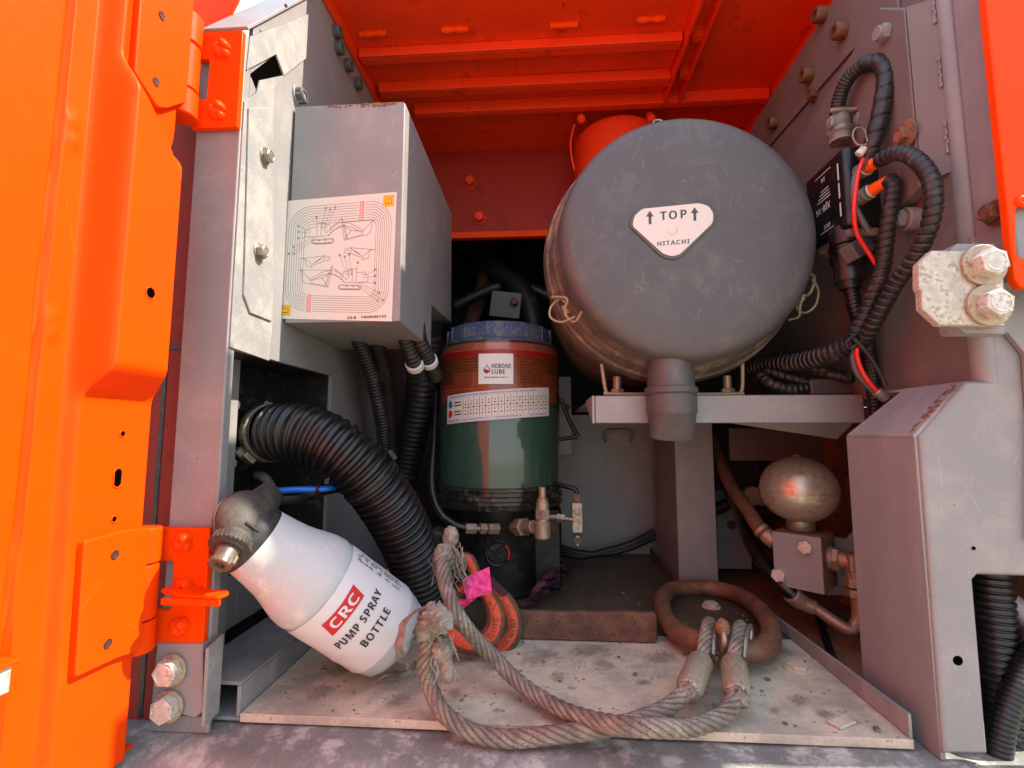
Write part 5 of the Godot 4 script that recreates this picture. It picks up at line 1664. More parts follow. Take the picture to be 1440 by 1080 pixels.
# ================================================================ accumulator and its valve block under the shelf
func build_hydraulics():
	var c := D(1123, 690, 0.80)
	var ac := thing("accumulator", "egg shaped bare metal hydraulic accumulator on a rusty block", "accumulator", c + Vector3(0, -0.06, 0))
	var b := MB.new()
	var pr := [Vector2(0.056, 0.0), Vector2(0.056, 0.004), Vector2(0.0545, 0.0065)]
	for i in 13:
		var a := deg_to_rad(82.0 - i * 6.0)
		pr.append(Vector2(0.0045 + 0.049 * sin(a), 0.0548 * cos(a) * 1.0))
	pr.append(Vector2(0.0040, 0.0556)); pr.append(Vector2(0.0015, 0.0556)); pr.append(Vector2(0.001, 0.0546))
	for i in 13:
		var a := deg_to_rad(i * 5.6)
		pr.append(Vector2(-0.0005 - 0.0475 * sin(a), 0.0548 * cos(a)))
	pr.append(Vector2(-0.045, 0.0195)); pr.append(Vector2(-0.045, 0.0))
	b.lathe(c, Vector3.UP, pr, 72, 30.0)
	var sm := mat(T.galv, Color(0.96, 0.92, 0.86), 0.36, 0.55, 8.0, 0.12)
	obj("shell", b, sm, ac)
	b = MB.new()
	b.lathe(c + Vector3(0, -0.0605, 0), Vector3.UP, [Vector2(0, 0), Vector2(0, 0.0195), Vector2(0.0015, 0.021), Vector2(0.0152, 0.021), Vector2(0.0152, 0)], 8, 60.0)
	obj("neck", b, M.steel, ac)
	b = MB.new()
	var lab := func(x, y): return Vector3(c.x + sin(-0.38 + x / 0.05) * (0.0545 * cos(y / 0.05) + 0.0006), c.y + 0.003 + 0.0495 * sin(y / 0.05), c.z + cos(-0.38 + x / 0.05) * (0.0545 * cos(y / 0.05) + 0.0006))
	patch(b, -0.026, 0.0215, -0.010, 0.0225, lab, 4); patch(b, -0.026, 0.0265, -0.010, 0.0275, lab, 4); patch(b, -0.011, 0.0215, -0.010, 0.0275, lab, 1)
	obj("label_frame", b, M.pale, ac)
	b = MB.new()
	for k in 5: patch(b, 0.022, 0.016 + k * 0.0035, 0.042 - (k % 2) * 0.006, 0.0172 + k * 0.0035, lab, 4)
	obj("stamped_print", b, M.ink, ac)
	# block
	var bt := c.y - 0.0605
	var hb := thing("valve_block", "rusty steel valve block with bolts and elbow under the accumulator", "valve block", Vector3(c.x, bt - 0.085, c.z))
	b = MB.new()
	var turn := Basis(Vector3.UP, deg_to_rad(-43.0))
	var bc := Vector3(c.x + 0.004, 0, c.z - 0.002)
	b.t = Transform3D(turn, bc)
	b.box(Vector3(-0.034, bt - 0.083, -0.034), Vector3(0.034, bt - 0.001, 0.034), 0.002)
	obj("block", b, M.rust_light, hb)
	b = MB.new()
	var ln := turn * Vector3.BACK      # face turned to the left of the opening
	var rn := turn * Vector3.RIGHT
	# which of the two visible faces points left
	if ln.x > 0: 
		var s := ln; ln = -rn; rn = s
	var lc := bc + ln * 0.034
	var lt := ln.cross(Vector3.UP)
	b.t = Transform3D(Basis(lt, Vector3.UP, lt.cross(Vector3.UP)), lc)
	b.t = aim(lc + ln * 0.0002, ln)
	b.box(Vector3(-0.033, bt - 0.082, 0), Vector3(0.033, bt - 0.002, 0.0012), 0.0005)
	obj("cover_plate", b, M.gray, hb)
	var fr := aim(lc + ln * 0.0014, ln)
	bolt("bolt", fr * Vector3(0.013, bt - 0.018, 0), ln, 0.0105, 0.008, 0.0, M.galv, hb)
	bolt("bolt", fr * Vector3(-0.026, bt - 0.066, 0), ln, 0.0105, 0.008, 0.0, M.galv, hb)
	# elbow on the right face and its pipe, bending down and back to the hose
	b = MB.new()
	var e0 := bc + rn * 0.034 + Vector3(0, bt - 0.036, 0)
	var e1 := e0 + rn * 0.030
	b.rod(e0 - rn * 0.004, e0 + rn * 0.006, 0.017); b.rod(e0, e1 + rn * 0.010, 0.0125); b.hex(e0 + rn * 0.004, e0 + rn * 0.014, 0.0175)
	b.box(e1 + Vector3(-0.012, -0.016, -0.012), e1 + Vector3(0.012, 0.013, 0.012), 0.005)
	b.rod(e1, e1 + Vector3(0, -0.030, 0), 0.0115); b.hex(e1 + Vector3(0, -0.022, 0), e1 + Vector3(0, -0.036, 0), 0.0150); b.hex(e1 + Vector3(0, -0.038, 0), e1 + Vector3(0, -0.050, 0), 0.0138)
	obj("elbow", b, M.brass, hb)
	b = MB.new()
	var q0 := e1 + Vector3(0, -0.048, 0)
	var q3 := D(1133, 850, 0.79)
	b.tube(curve([q0, q0 + Vector3(0.001, -0.022, 0), q0 + Vector3(-0.003, -0.038, 0.0), q0 + Vector3(-0.016, -0.046, 0.0), q3 + Vector3(0.01, -0.003, 0), q3], 0.003), 0.0082, 14)
	b.rod(q3 + Vector3(0.012, -0.0045, 0), q3 + Vector3(-0.010, 0.004, -0.004), 0.0115)
	obj("pipe", b, M.brass, hb)
	b = MB.new()
	b.t = fz(c.z * -1.0 + 0.02)
	b.plate(xy([1160, 752, 1188, 757, 1196, 748, 1215, 740, 1215, 836, 1160, 836], 0.82), 0.005, 0.001)
	obj("bracket", b, M.gray, hb)
	var hs := D(1122, 842, 0.79)
	var t := thing("hydraulic_hose", "black hydraulic hose with steel ferrule running to the valve block elbow", "hose", hs, "hydraulic hoses")
	b = MB.new()
	b.tube(curve([hs, D(1100, 822, 0.80), D(1075, 795, 0.83), D(1055, 762, 0.87), D(1040, 720, 0.93), D(1022, 680, 1.0), D(1008, 640, 1.08)]), 0.0115, 12)
	obj("rubber", b, M.rubber, t)
	b = MB.new()
	b.rod(q3 + Vector3(-0.006, 0.003, -0.003), hs + (hs - q3).normalized() * 0.012, 0.0135)
	obj("ferrule", b, M.brass, t)
	t = thing("hydraulic_hose", "second black hydraulic hose entering the valve block from behind left", "hose", D(1075, 752, 0.82), "hydraulic hoses")
	b = MB.new()
	b.tube(curve([D(1092, 765, 0.81), D(1070, 745, 0.83), D(1050, 715, 0.87), D(1032, 690, 0.92), D(1015, 655, 1.0), D(1003, 620, 1.08)]), 0.0115, 12)
	obj("rubber", b, M.rust, t)
	b = MB.new()
	b.rod(D(1090, 763, 0.811), D(1076, 751, 0.822), 0.0125); b.rod(D(1073, 748, 0.826), D(1068, 743, 0.83), 0.0128)
	obj("ferrule", b, M.brass, t)
	t = thing("pipe_clip", "rusty pipe clip with square eye left of the accumulator", "clip", D(1055, 700, 0.95))
	b = MB.new()
	var pc := D(1058, 697, 0.95)
	b.rod(pc + Vector3(0, 0, -0.01), pc + Vector3(0, 0, 0.006), 0.017)
	b.box(pc + Vector3(0.012, -0.018, -0.004), pc + Vector3(0.018, 0.018, 0.004)); b.box(pc + Vector3(0.0185, 0.012, -0.004), pc + Vector3(0.045, 0.018, 0.004)); b.box(pc + Vector3(0.0185, -0.018, -0.004), pc + Vector3(0.045, -0.012, 0.004))
	obj("clip", b, M.brass, t)
	for l in [[1.04, 0.012, 0], [1.14, 0.018, 1]]:
		cable("rear_hose", "dark hose crossing behind the accumulator" if l[2] == 0 else "thick dark hose sloping far behind the accumulator", "hose", [D(1000, 720, l[0]), D(1060, 690 + l[2] * 30, l[0]), D(1120, 650 + l[2] * 70, l[0] - 0.02), D(1200, 640 + l[2] * 110, l[0])], "", l[1], 0.0, M.black, "dark hoses behind the accumulator")
	t = thing("rear_bracket", "mauve angle bracket with bolt behind the shelf post", "bracket", D(1030, 810, 1.05))
	b = MB.new()
	b.box(D(1010, 800, 1.10), D(1052, 690, 1.105), 0.002)
	obj("plate", b, M.gray, t)
	bolt("bolt", D(1028, 738, 1.10), Vector3.BACK, 0.010, 0.008, 0.0, M.rust, t)
	cable("floor_strap", "black rubber strap lying on the floor beside the guard box", "strap", [PY(1150, 866, -0.018), PY(1160, 895, -0.018), PY(1170, 925, -0.018), PY(1178, 948, -0.018)], "ring", 0.0055, 0.006, M.rubber)

# ================================================================ intake hose and spray bottle
func build_hose_and_bottle():
	# flange bolted in the recess, then the ribbed hose
	var a := [PX(358, 612, -0.405), D(385, 608, 0.635), D(430, 611, 0.622), D(482, 637, 0.625), D(530, 686, 0.65), D(566, 745, 0.69), D(588, 800, 0.735), D(600, 850, 0.77)]
	var ih := thing("intake_hose", "thick black ribbed air hose curving down behind the white bottle", "hose", a[7])
	var b := MB.new()
	b.tube(even(curve(a.slice(1)), 0.0011), func(_i, s, _g):
		var f := absf(fposmod(s / 0.0108, 1.0) - 0.5) * 2.0
		return 0.0392 - 0.0048 * smoothstep(0.30, 0.8, f), 48)
	var hm := mat(T.black, Color(0.7, 0.7, 0.72), 0.40, 0.0, 5.0, 0.1)
	obj("ribbed_tube", b, hm, ih)
	var ax: Vector3 = (a[2] - a[1]).normalized()
	b = MB.new()
	b.lathe(a[0], (a[1] - a[0]), [Vector2(0, 0), Vector2(0, 0.0375), Vector2(a[0].distance_to(a[1]) - 0.004, 0.0375), Vector2(a[0].distance_to(a[1]) + 0.006, 0.0375)], 40)
	obj("spigot", b, M.black, ih)
	b = MB.new()
	var dir: Vector3 = (a[1] - a[0]).normalized()
	var cp: Vector3 = a[0] + dir * (a[0].distance_to(a[1]) - 0.014)
	b.lathe(cp, dir, [Vector2(0, 0.0374), Vector2(0.0, 0.0394), Vector2(0.0006, 0.0400), Vector2(0.0125, 0.0400), Vector2(0.0131, 0.0394), Vector2(0.0131, 0.0374)], 48)
	var hc := obj("hose_clamp", b, M.steel, ih)
	b = MB.new()
	var e := dir.cross(Vector3.UP).normalized()
	if e.z < 0: e = -e
	for k in 12:
		var g := deg_to_rad(-35.0 + k * 4.4)
		var rd := e * cos(g) + Vector3.UP * sin(g)
		b.t = Transform3D(Basis(dir, rd, dir.cross(rd)), cp + dir * 0.0065 + rd * 0.0400)
		b.box(Vector3(-0.0052, 0, -0.0010), Vector3(0.0052, 0.0009, 0.0010), 0.0003)
	var g2 := deg_to_rad(-48.0)
	var rd2 := e * cos(g2) + Vector3.UP * sin(g2)
	b.t = Transform3D(Basis(dir, rd2, dir.cross(rd2)), cp + dir * 0.0065 + rd2 * 0.0400)
	b.box(Vector3(-0.008, 0, -0.009), Vector3(0.008, 0.009, 0.009), 0.002)
	b.hex(Vector3(0, 0.005, -0.009), Vector3(0, 0.005, -0.018), 0.0055)
	b.t = Transform3D.IDENTITY
	obj("clamp_screw", b, M.steel, hc)
	b = MB.new()
	var fo := PackedVector2Array()
	var fc := Vector2(-a[0].z, a[0].y)
	for q in [[-0.055, -0.05], [0.05, -0.05], [0.05, 0.055], [-0.05, 0.055]]: fo.append(fc + Vector2(q[0], q[1]))
	b.t = fx(-0.4235)
	b.plate(rounded(fo, 0.012, 4), 0.012, 0.003)
	var fl := obj("flange", b, M.black, ih)
	for q in [[-0.043, 0.040], [-0.043, -0.036], [0.036, 0.042]]:
		bolt("bolt", V(-0.4113, fc.y + q[1], fc.x + q[0]), Vector3.RIGHT, 0.0068, 0.006, 0.0085, M.galv, fl)
	b = MB.new()
	var rr := RandomNumberGenerator.new()
	rr.seed = 77
	for k in 26:      # squeezed out sealant round the flange
		var f := k / 26.0
		var s := Vector2(fc.x - 0.056 + rr.randfn(0, 0.002), fc.y + 0.05 - f * 0.115)
		var pts := []
		for i in 5:
			var row := PackedVector3Array()
			for j in 10:
				var an := TAU * j / 10
				var ph := i / 4.0 * PI * 0.5
				var rad := (0.0055 + rr.randf() * 0.003 + (0.004 if f > 0.7 else 0.0)) * cos(ph)
				row.append(V(-0.4225 + 0.011 * sin(ph), s.y + sin(an) * rad, s.x + cos(an) * rad))
			pts.append(row)
		b.grid(pts, false, true, 1.0)
	obj("sealant", b, M.gum, ih)
	# zip tie on the hose
	b = MB.new()
	var cc := even(curve(a.slice(1)), 0.004)
	var m := int(cc.size() * 0.40)
	var d: Vector3 = (cc[m + 1] - cc[m - 1]).normalized()
	b.lathe(cc[m] - d * 0.0025, d, [Vector2(0, 0.037), Vector2(0, 0.0398), Vector2(0.005, 0.0398), Vector2(0.005, 0.037)], 40)
	var up := Vector3.UP - d * d.y
	up = (up.normalized() + Vector3(0, 0, 0.55)).normalized()
	b.t = aim(cc[m] + up * 0.044, d)
	b.box(Vector3(-0.005, -0.004, -0.008), Vector3(0.005, 0.004, 0.008), 0.002)
	b.t = Transform3D.IDENTITY
	obj("cable_tie", b, M.black, ih)
	cable("blue_hose", "bright blue thin hose between the ribbed hose and the bottle head", "hose", [D(330, 712, 0.64), D(372, 694, 0.60), D(410, 689, 0.60), D(450, 688, 0.615), D(470, 685, 0.63), D(500, 676, 0.68)], "", 0.0042, 0.0, M.blue)
	var bh := cable("black_tube", "black smooth tube just under the blue hose", "hose", [D(340, 716, 0.66), D(380, 704, 0.62), D(420, 701, 0.625), D(452, 690, 0.635), D(485, 684, 0.68)], "", 0.0075, 0.0, M.rubber)
	b = MB.new()
	b.lathe(D(448, 689, 0.618), Vector3.RIGHT, [Vector2(0, 0.006), Vector2(0, 0.010), Vector2(0.004, 0.010), Vector2(0.004, 0.006)], 16)
	obj("tie", b, M.black, bh)
	cable("dusty_pipe_bend", "dusty grey pipe bend in the dark recess above the bottle head", "pipe", [D(362, 668, 0.66), D(372, 672, 0.65), D(381, 685, 0.65), D(384, 700, 0.65)], "", 0.0065, 0.0, M.gum)

	# ---- bottle: axis from the base up to the head
	var base := D(553, 894, 0.604)
	var head := D(372, 769, 0.514)
	var up2 := (head - base).normalized()
	var L := base.distance_to(head)
	var bt := thing("spray_bottle", "white pump spray bottle with dusty grey head leaning in the left corner", "bottle", base)
	# frame: x to the reader's right round the body, z towards the reader
	var rz := (EYE - base)
	rz = (rz - up2 * rz.dot(up2)).normalized()
	var rx := up2.cross(rz)
	var R := 0.0522
	b = MB.new()
	b.lathe(base, up2, [Vector2(0.010, 0.0), Vector2(0.006, 0.030), Vector2(0.0, 0.036), Vector2(-0.001, 0.040), Vector2(0.002, 0.0450), Vector2(0.008, 0.0492), Vector2(0.014, 0.0502), Vector2(0.016, 0.0507), Vector2(0.020, 0.0518), Vector2(0.024, 0.0520), Vector2(0.119, R), Vector2(0.1225, 0.0530), Vector2(0.127, 0.0528), Vector2(0.137, 0.0512), Vector2(0.147, 0.0482), Vector2(0.157, 0.0448), Vector2(0.168, 0.0418), Vector2(0.185, 0.0390), Vector2(0.203, 0.0368), Vector2(0.203, 0.0)], 72, 60.0)
	for k in 5:      # moulded feet round the base
		var an := TAU * k / 5.0 + 0.5
		var c := base + (rx * cos(an) + rz * sin(an)) * 0.0335 + up2 * 0.006
		var pts := []
		for i in 9:
			var row := PackedVector3Array()
			for j in 18:
				var ph := PI * i / 8.0
				var aa := TAU * j / 18
				row.append(c + (rx * cos(aa) + rz * sin(aa)) * sin(ph) * 0.0155 + up2 * cos(ph) * 0.0125)
			pts.append(row)
		b.grid(pts, false, true, 1.0)
	obj("body", b, M.white, bt)
	var on := func(x, y, lift):
		var g: float = x / R - 0.13
		return base + up2 * y + (rx * sin(g) + rz * cos(g)) * (R + 0.0003 + lift)
	b = MB.new()
	for i in 60:
		for j in 40:
			var q := []
			for s in [[0, 0], [1, 0], [1, 1], [0, 1]]:
				var x := lerpf(-0.098, 0.098, (i + s[0]) / 60.0)
				var y := lerpf(0.024, 0.117, (j + s[1]) / 40.0)
				var w := 0.0003 * sin(x * 160.0 + y * 90.0) * sin(y * 70.0 + x * 40.0 + 1.0)
				w += 0.0007 * exp(-pow((y - 0.108 + x * 0.25 + 0.02 * sin(x * 45.0)) / 0.0045, 2.0)) * smoothstep(0.05, -0.05, x)
				w += 0.0006 * exp(-pow((y - 0.075 - x * 0.55 - 0.012 + 0.004 * sin(x * 130.0)) / 0.0035, 2.0)) * smoothstep(-0.01, -0.05, x)
				q.append(on.call(x, y, 0.0006 + w))
			b.quad(q[0], q[1], q[2], q[3])
	var lm := plain(Color(0.78, 0.77, 0.77), 0.42)
	var lb := obj("label_sheet", b, lm, bt)
	b = MB.new()
	lettering(b, "PUMP SPRAY", 0.0092, func(x, y): return on.call(x + 0.001, y + 0.0720, 0.0016), 0.070, 700, "Droid Sans", 2)
	lettering(b, "BOTTLE", 0.0092, func(x, y): return on.call(x + 0.004, y + 0.0525, 0.0016), 0.042, 700, "Droid Sans", 2)
	var rr2 := RandomNumberGenerator.new()
	rr2.seed = 3
	for k in 26:     # table of small print along the label's right side
		var yy := 0.108 - k * 0.0026
		for s in [0.052, 0.059, 0.064]:
			if rr2.randf() < 0.8: patch(b, s, yy, s + rr2.randf_range(0.002, 0.005), yy + 0.0010, func(x, y): return on.call(x, y, 0.0017), 1)
	obj("lettering", b, M.ink, lb)
	b = MB.new()
	for i in 16:
		var x0 := lerpf(-0.0240, 0.0240, i / 16.0)
		var x1 := lerpf(-0.0240, 0.0240, (i + 1) / 16.0)
		var sl := func(x): return 0.0007 * sin((x + 0.024) * 65.0)
		b.quad(on.call(x0 - 0.002, 0.0855 + sl.call(x0), 0.0013), on.call(x1 - 0.002, 0.0855 + sl.call(x1), 0.0013), on.call(x1 + 0.001, 0.1035 - sl.call(x1), 0.0013), on.call(x0 + 0.001, 0.1035 - sl.call(x0), 0.0013))
	var lg := obj("logo_panel", b, M.red, lb)
	b = MB.new()
	lettering(b, "CRC", 0.0112, func(x, y): return on.call(x, y + 0.0945, 0.0018), 0.037, 800, "Droid Sans")
	obj("logo_letters", b, M.white_mark, lg)
	# head: collar, pump body, knurled ring and nozzle
	b = MB.new()
	b.lathe(base, up2, [Vector2(0.2035, 0.0), Vector2(0.2035, 0.0368), Vector2(0.206, 0.0374), Vector2(0.216, 0.0352), Vector2(0.226, 0.0315), Vector2(0.232, 0.0250), Vector2(0.232, 0.0)], 48)
	for k in 10:
		var an := -0.5 + k * 0.16
		var rd := (rx * sin(an - 0.7) + rz * cos(an - 0.7))
		if k % 3 == 0:
			b.t = Transform3D(Basis(up2, rd, up2.cross(rd)), base + up2 * 0.218 + rd * 0.0335)
			b.box(Vector3(-0.014, -0.002, -0.0012), Vector3(0.012, 0.003, 0.0012), 0.0006)
	b.t = Transform3D.IDENTITY
	obj("collar", b, mat(T.black, Color(1.3, 1.3, 1.3), 0.45, 0.0, 6.0, 0.15), bt)
	b = MB.new()
	var hc0 := D(345, 732, 0.496)
	var nz := D(309, 795, 0.456)
	var nd := (nz - hc0).normalized()
	var P := []
	var hx := up2
	var hz := (nd - hx * nd.dot(hx)).normalized()
	var hy := hx.cross(hz)
	for i in 17:
		var row := PackedVector3Array()
		var ph := PI * i / 16.0
		for j in 32:
			var aa := TAU * j / 32
			var q := Vector3(cos(ph) * 0.0305, sin(ph) * cos(aa) * 0.0245, sin(ph) * sin(aa) * 0.0335)
			q.y *= 1.0 - 0.12 * pow(absf(cos(aa)), 6.0)
			row.append(hc0 + hx * q.x + hy * q.y + hz * q.z)
		P.append(row)
	b.grid(P, false, true, 1.0)
	# seam rib over the top of the pump body
	var seam := PackedVector3Array()
	for i in 25:
		var ph := PI * i / 24.0
		seam.append(hc0 + hx * sin(ph) * 0.0307 + hz * cos(ph) * 0.0337)
	b.tube(seam, 0.0009, 6)
	b.rod(hc0 - hx * 0.002 - hz * 0.015, hc0 - hx * 0.006 - hz * 0.045, 0.019, 0.015)
	var hm2 := mat(T.gum, Color(0.50, 0.49, 0.48), 0.66, 0.0, 6.0, 0.3)
	obj("pump_body", b, hm2, bt)
	b = MB.new()
	var n0 := hc0 + nd * 0.022
	b.lathe(n0, nd, [Vector2(0, 0), Vector2(0, 0.019), Vector2(0.004, 0.0200), Vector2(0.012, 0.0196), Vector2(0.0135, 0.0165), Vector2(0.0150, 0.0150), Vector2(0.0150, 0.0)], 40)
	var ee := nd.cross(Vector3.UP).normalized()
	var ff := nd.cross(ee)
	for k in 30:
		var rd := ee * cos(TAU * k / 30) + ff * sin(TAU * k / 30)
		b.t = Transform3D(Basis(nd, rd, nd.cross(rd)), n0 + nd * 0.008 + rd * 0.0197)
		b.box(Vector3(-0.0045, -0.001, -0.0010), Vector3(0.0040, 0.0012, 0.0010), 0.0005)
	b.t = Transform3D.IDENTITY
	obj("knurled_ring", b, hm2, bt)
	b = MB.new()
	var Ln := n0.distance_to(nz)
	b.lathe(n0, nd, [Vector2(0.0152, 0.0), Vector2(0.0152, 0.0112), Vector2(Ln - 0.008, 0.0098), Vector2(Ln - 0.004, 0.0108), Vector2(Ln, 0.0105), Vector2(Ln + 0.001, 0.0092), Vector2(Ln + 0.0005, 0.0048), Vector2(Ln - 0.003, 0.0044), Vector2(Ln - 0.003, 0.0022), Vector2(Ln - 0.001, 0.0018), Vector2(Ln - 0.001, 0.0)], 32, 30.0)
	b.t = Transform3D(Basis(nd, ee, nd.cross(ee)), n0)
	b.box(Vector3(Ln - 0.010, -0.0135, -0.002), Vector3(Ln - 0.001, -0.0100, 0.002), 0.0008); b.box(Vector3(Ln - 0.010, 0.0100, -0.002), Vector3(Ln - 0.001, 0.0135, 0.002), 0.0008)
	b.t = Transform3D.IDENTITY
	obj("nozzle", b, mat(T.gum, Color(0.9, 0.86, 0.82), 0.4, 0.3, 6.0, 0.3), bt)

# ================================================================ wire rope sling, hooks, master link
# six strands laid round a core, each strand itself ribbed by its wires
func wire_rope(mb: MB, pts: PackedVector3Array, r: float, lay := 0.075):
	var c := even(pts, 0.0035)
	var m := c.size()
	var prev := Vector3.ZERO
	var strands := [[], [], [], [], [], []]
	var s := 0.0
	for i in m:
		var a := (c[mini(i + 1, m - 1)] - c[maxi(i - 1, 0)]).normalized()
		if i == 0: prev = a.cross(Vector3.UP if absf(a.y) < 0.9 else Vector3.RIGHT).normalized()
		else:
			s += c[i].distance_to(c[i - 1])
			prev = (prev - a * prev.dot(a)).normalized()
		var f := a.cross(prev)
		for k in 6:
			var g := TAU * k / 6.0 + s / lay * TAU
			strands[k].append(c[i] + (prev * cos(g) + f * sin(g)) * r * 0.66)
	for k in 6:
		mb.tube(PackedVector3Array(strands[k]), func(_i, ss, g): return r * 0.35 * (0.93 + 0.10 * absf(cos(3.5 * (g - ss / lay * 9.0)))), 14)
func lump(mb: MB, c: Vector3, r: Vector3, seed_: int, rough := 0.25, bas := Basis.IDENTITY):
	var nz := FastNoiseLite.new()
	nz.seed = seed_; nz.frequency = 1.4
	var P := []
	for i in 17:
		var row := PackedVector3Array()
		for j in 24:
			var ph := PI * i / 16.0
			var d := Vector3(sin(ph) * cos(TAU * j / 24), cos(ph), sin(ph) * sin(TAU * j / 24))
			var k := 1.0 + rough * nz.get_noise_3dv(d * 2.0) * 2.0 + 0.05 * sin(d.y * 22.0 + d.x * 5.0)
			row.append(c + bas * (d * r * k))
		P.append(row)
	mb.grid(P, false, true, -1.0)
func pts3(a: Array) -> Array:      # [px, py, height] sighted on horizontal planes
	var o := []
	for q in a: o.append(PY(q[0], q[1], q[2]))
	return o

func build_sling():
	# master link
	var ring := pts3([[970, 826, 0.016], [1002, 827, 0.016], [1032, 834, 0.016], [1058, 848, 0.017], [1077, 869, 0.019], [1085, 892, 0.022], [1077, 909, 0.024], [1058, 915, 0.026], [1028, 910, 0.027], [1000, 905, 0.027], [972, 898, 0.025], [948, 884, 0.022], [934, 865, 0.019], [932, 843, 0.017], [945, 829, 0.016]])
	var ml := thing("master_link", "rusty oval master link lying on the floor plate", "lifting link", PY(1005, 870, 0.0))
	var b := MB.new()
	b.tube(loop_curve(ring, 7), func(i, _s, g): return 0.0130 * (1.0 + 0.018 * sin(i * 0.7 + g * 2.0) + 0.012 * sin(i * 1.9 - g * 3.0)), 20, false, true)
	obj("ring", b, M.ring, ml)
	# sling
	var sl := thing("wire_rope_sling", "two legged grey wire rope sling with pressed ferrules draped over the floor edge", "sling", PY(830, 1010, 0.0))
	var leg_a := pts3([[626, 782, 0.135], [623, 800, 0.128], [630, 833, 0.110], [646, 868, 0.088], [668, 898, 0.062], [692, 922, 0.040], [714, 945, 0.024], [746, 972, 0.016], [790, 998, 0.014], [835, 1013, 0.018], [880, 1021, 0.026], [925, 1024, 0.026], [965, 1024, 0.018], [1000, 1014, 0.014], [1025, 998, 0.016], [1036, 978, 0.022]])
	var leg_b := pts3([[603, 895, 0.085], [597, 927, 0.058], [602, 957, 0.034], [622, 1000, 0.014], [660, 1028, 0.003], [712, 1039, -0.002], [780, 1033, 0.0045], [847, 1025, 0.0105], [897, 1013, 0.0125], [940, 994, 0.016], [965, 972, 0.024]])
	for l in [leg_a, leg_b]:
		b = MB.new()
		wire_rope(b, curve(l), 0.0084, 0.068)
		obj("rope", b, M.rope, sl)
	# eyes round the link, thimbles, ferrules
	for e in [[[966, 974, 0.024], [987, 935, 0.027], [978, 893, 0.046], [996, 879, 0.052], [1012, 885, 0.045]], [[1037, 980, 0.022], [1031, 938, 0.027], [1034, 900, 0.046], [1040, 884, 0.052], [1052, 889, 0.045]]]:
		var q := pts3(e)
		b = MB.new()
		# loop of thinner lay going over the link and back under it
		var top: Vector3 = q[3]
		var fer: Vector3 = q[1]
		var back: Vector3 = top + (top - fer).normalized() * 0.012 + Vector3(0, -0.010, 0)
		var under: Vector3 = fer.lerp(top, 0.55) + Vector3(0, -0.028, 0)
		wire_rope(b, curve([fer, fer.lerp(top, 0.35) + Vector3(0, 0.006, 0), top + Vector3(0, 0.001, 0), back, back.lerp(under, 0.5) + Vector3(0, -0.012, 0), under, fer + Vector3(0, -0.006, 0)]), 0.0078, 0.06)
		obj("eye", b, M.rope, sl)
		b = MB.new()
		var sd := Vector3(0.0105, 0, 0)
		var tp := curve([fer.lerp(top, 0.22) + sd, fer.lerp(top, 0.6) + sd + Vector3(0, 0.006, 0), top + sd * 1.1 + Vector3(0, 0.002, 0), back + sd * 1.1, back.lerp(under, 0.5) + sd + Vector3(0, -0.010, 0)], 0.004)
		b.tube(tp, 0.0032, 8)
		obj("thimble", b, M.steel, sl)
		b = MB.new()
		var f0: Vector3 = q[0].lerp(q[1], 0.12)
		var f1: Vector3 = q[1].lerp(q[2], 0.10)
		b.lathe(f0, f1 - f0, [Vector2(-0.006, 0.0090), Vector2(-0.004, 0.0120), Vector2(0.004, 0.0138), Vector2(f0.distance_to(f1) - 0.006, 0.0142), Vector2(f0.distance_to(f1) + 0.001, 0.0125), Vector2(f0.distance_to(f1) + 0.003, 0.010)], 28)
		obj("ferrule", b, M.washer, sl)
		b = MB.new()
		lump(b, f0 - (f1 - f0).normalized() * 0.004, Vector3(0.0115, 0.0105, 0.0115), int(e[0][0]), 0.2)
		obj("frayed_end", b, M.rope, sl)
	b = MB.new()
	var yk := pts3([[1013, 928, 0.014], [1018, 905, 0.045], [1016, 884, 0.058], [1010, 878, 0.055]])
	b.tube(curve(yk, 0.003), 0.0033, 8)
	obj("thimble", b, M.brass, sl)
	b = MB.new()
	lump(b, yk[2] + Vector3(0, 0.001, 0.0), Vector3(0.0085, 0.010, 0.0085), 4, 0.12)
	obj("thimble_tip", b, M.rust_light, sl)
	# rag and tape knots at the hook ends
	var ka: Vector3 = leg_a[0]
	var kb: Vector3 = leg_b[0]
	b = MB.new()
	lump(b, ka + Vector3(0, -0.002, 0.002), Vector3(0.0145, 0.018, 0.014), 21, 0.22)
	lump(b, ka + Vector3(0.006, 0.022, -0.004), Vector3(0.0105, 0.014, 0.009), 25, 0.15)
	var rr := RandomNumberGenerator.new()
	rr.seed = 99
	for k in 40:      # loose yarn ends
		var p := ka + Vector3(rr.randf_range(0.0, 0.026), rr.randf_range(-0.012, 0.018), rr.randf_range(-0.004, 0.016))
		if k > 36: p = ka + Vector3(rr.randf_range(-0.022, -0.01), rr.randf_range(-0.01, 0.01), 0.01)
		b.tube(curve([p, p + Vector3(rr.randfn(0.003, 0.004), -0.012, rr.randfn(0.002, 0.003)), p + Vector3(rr.randfn(0.004, 0.006), -0.020 - rr.randf() * 0.016, rr.randfn(0.0, 0.003))], 0.005), 0.0009, 5)
	obj("tape_knot", b, M.gum, sl)
	b = MB.new()
	lump(b, kb + Vector3(0.0, 0.012, -0.002), Vector3(0.0140, 0.021, 0.0135), 31, 0.2, Basis(Vector3.BACK, -0.35))
	lump(b, kb + Vector3(0.014, -0.012, 0.0), Vector3(0.0105, 0.013, 0.010), 33, 0.15)
	lump(b, kb + Vector3(0.020, -0.030, 0.002), Vector3(0.0065, 0.013, 0.0065), 35, 0.15)
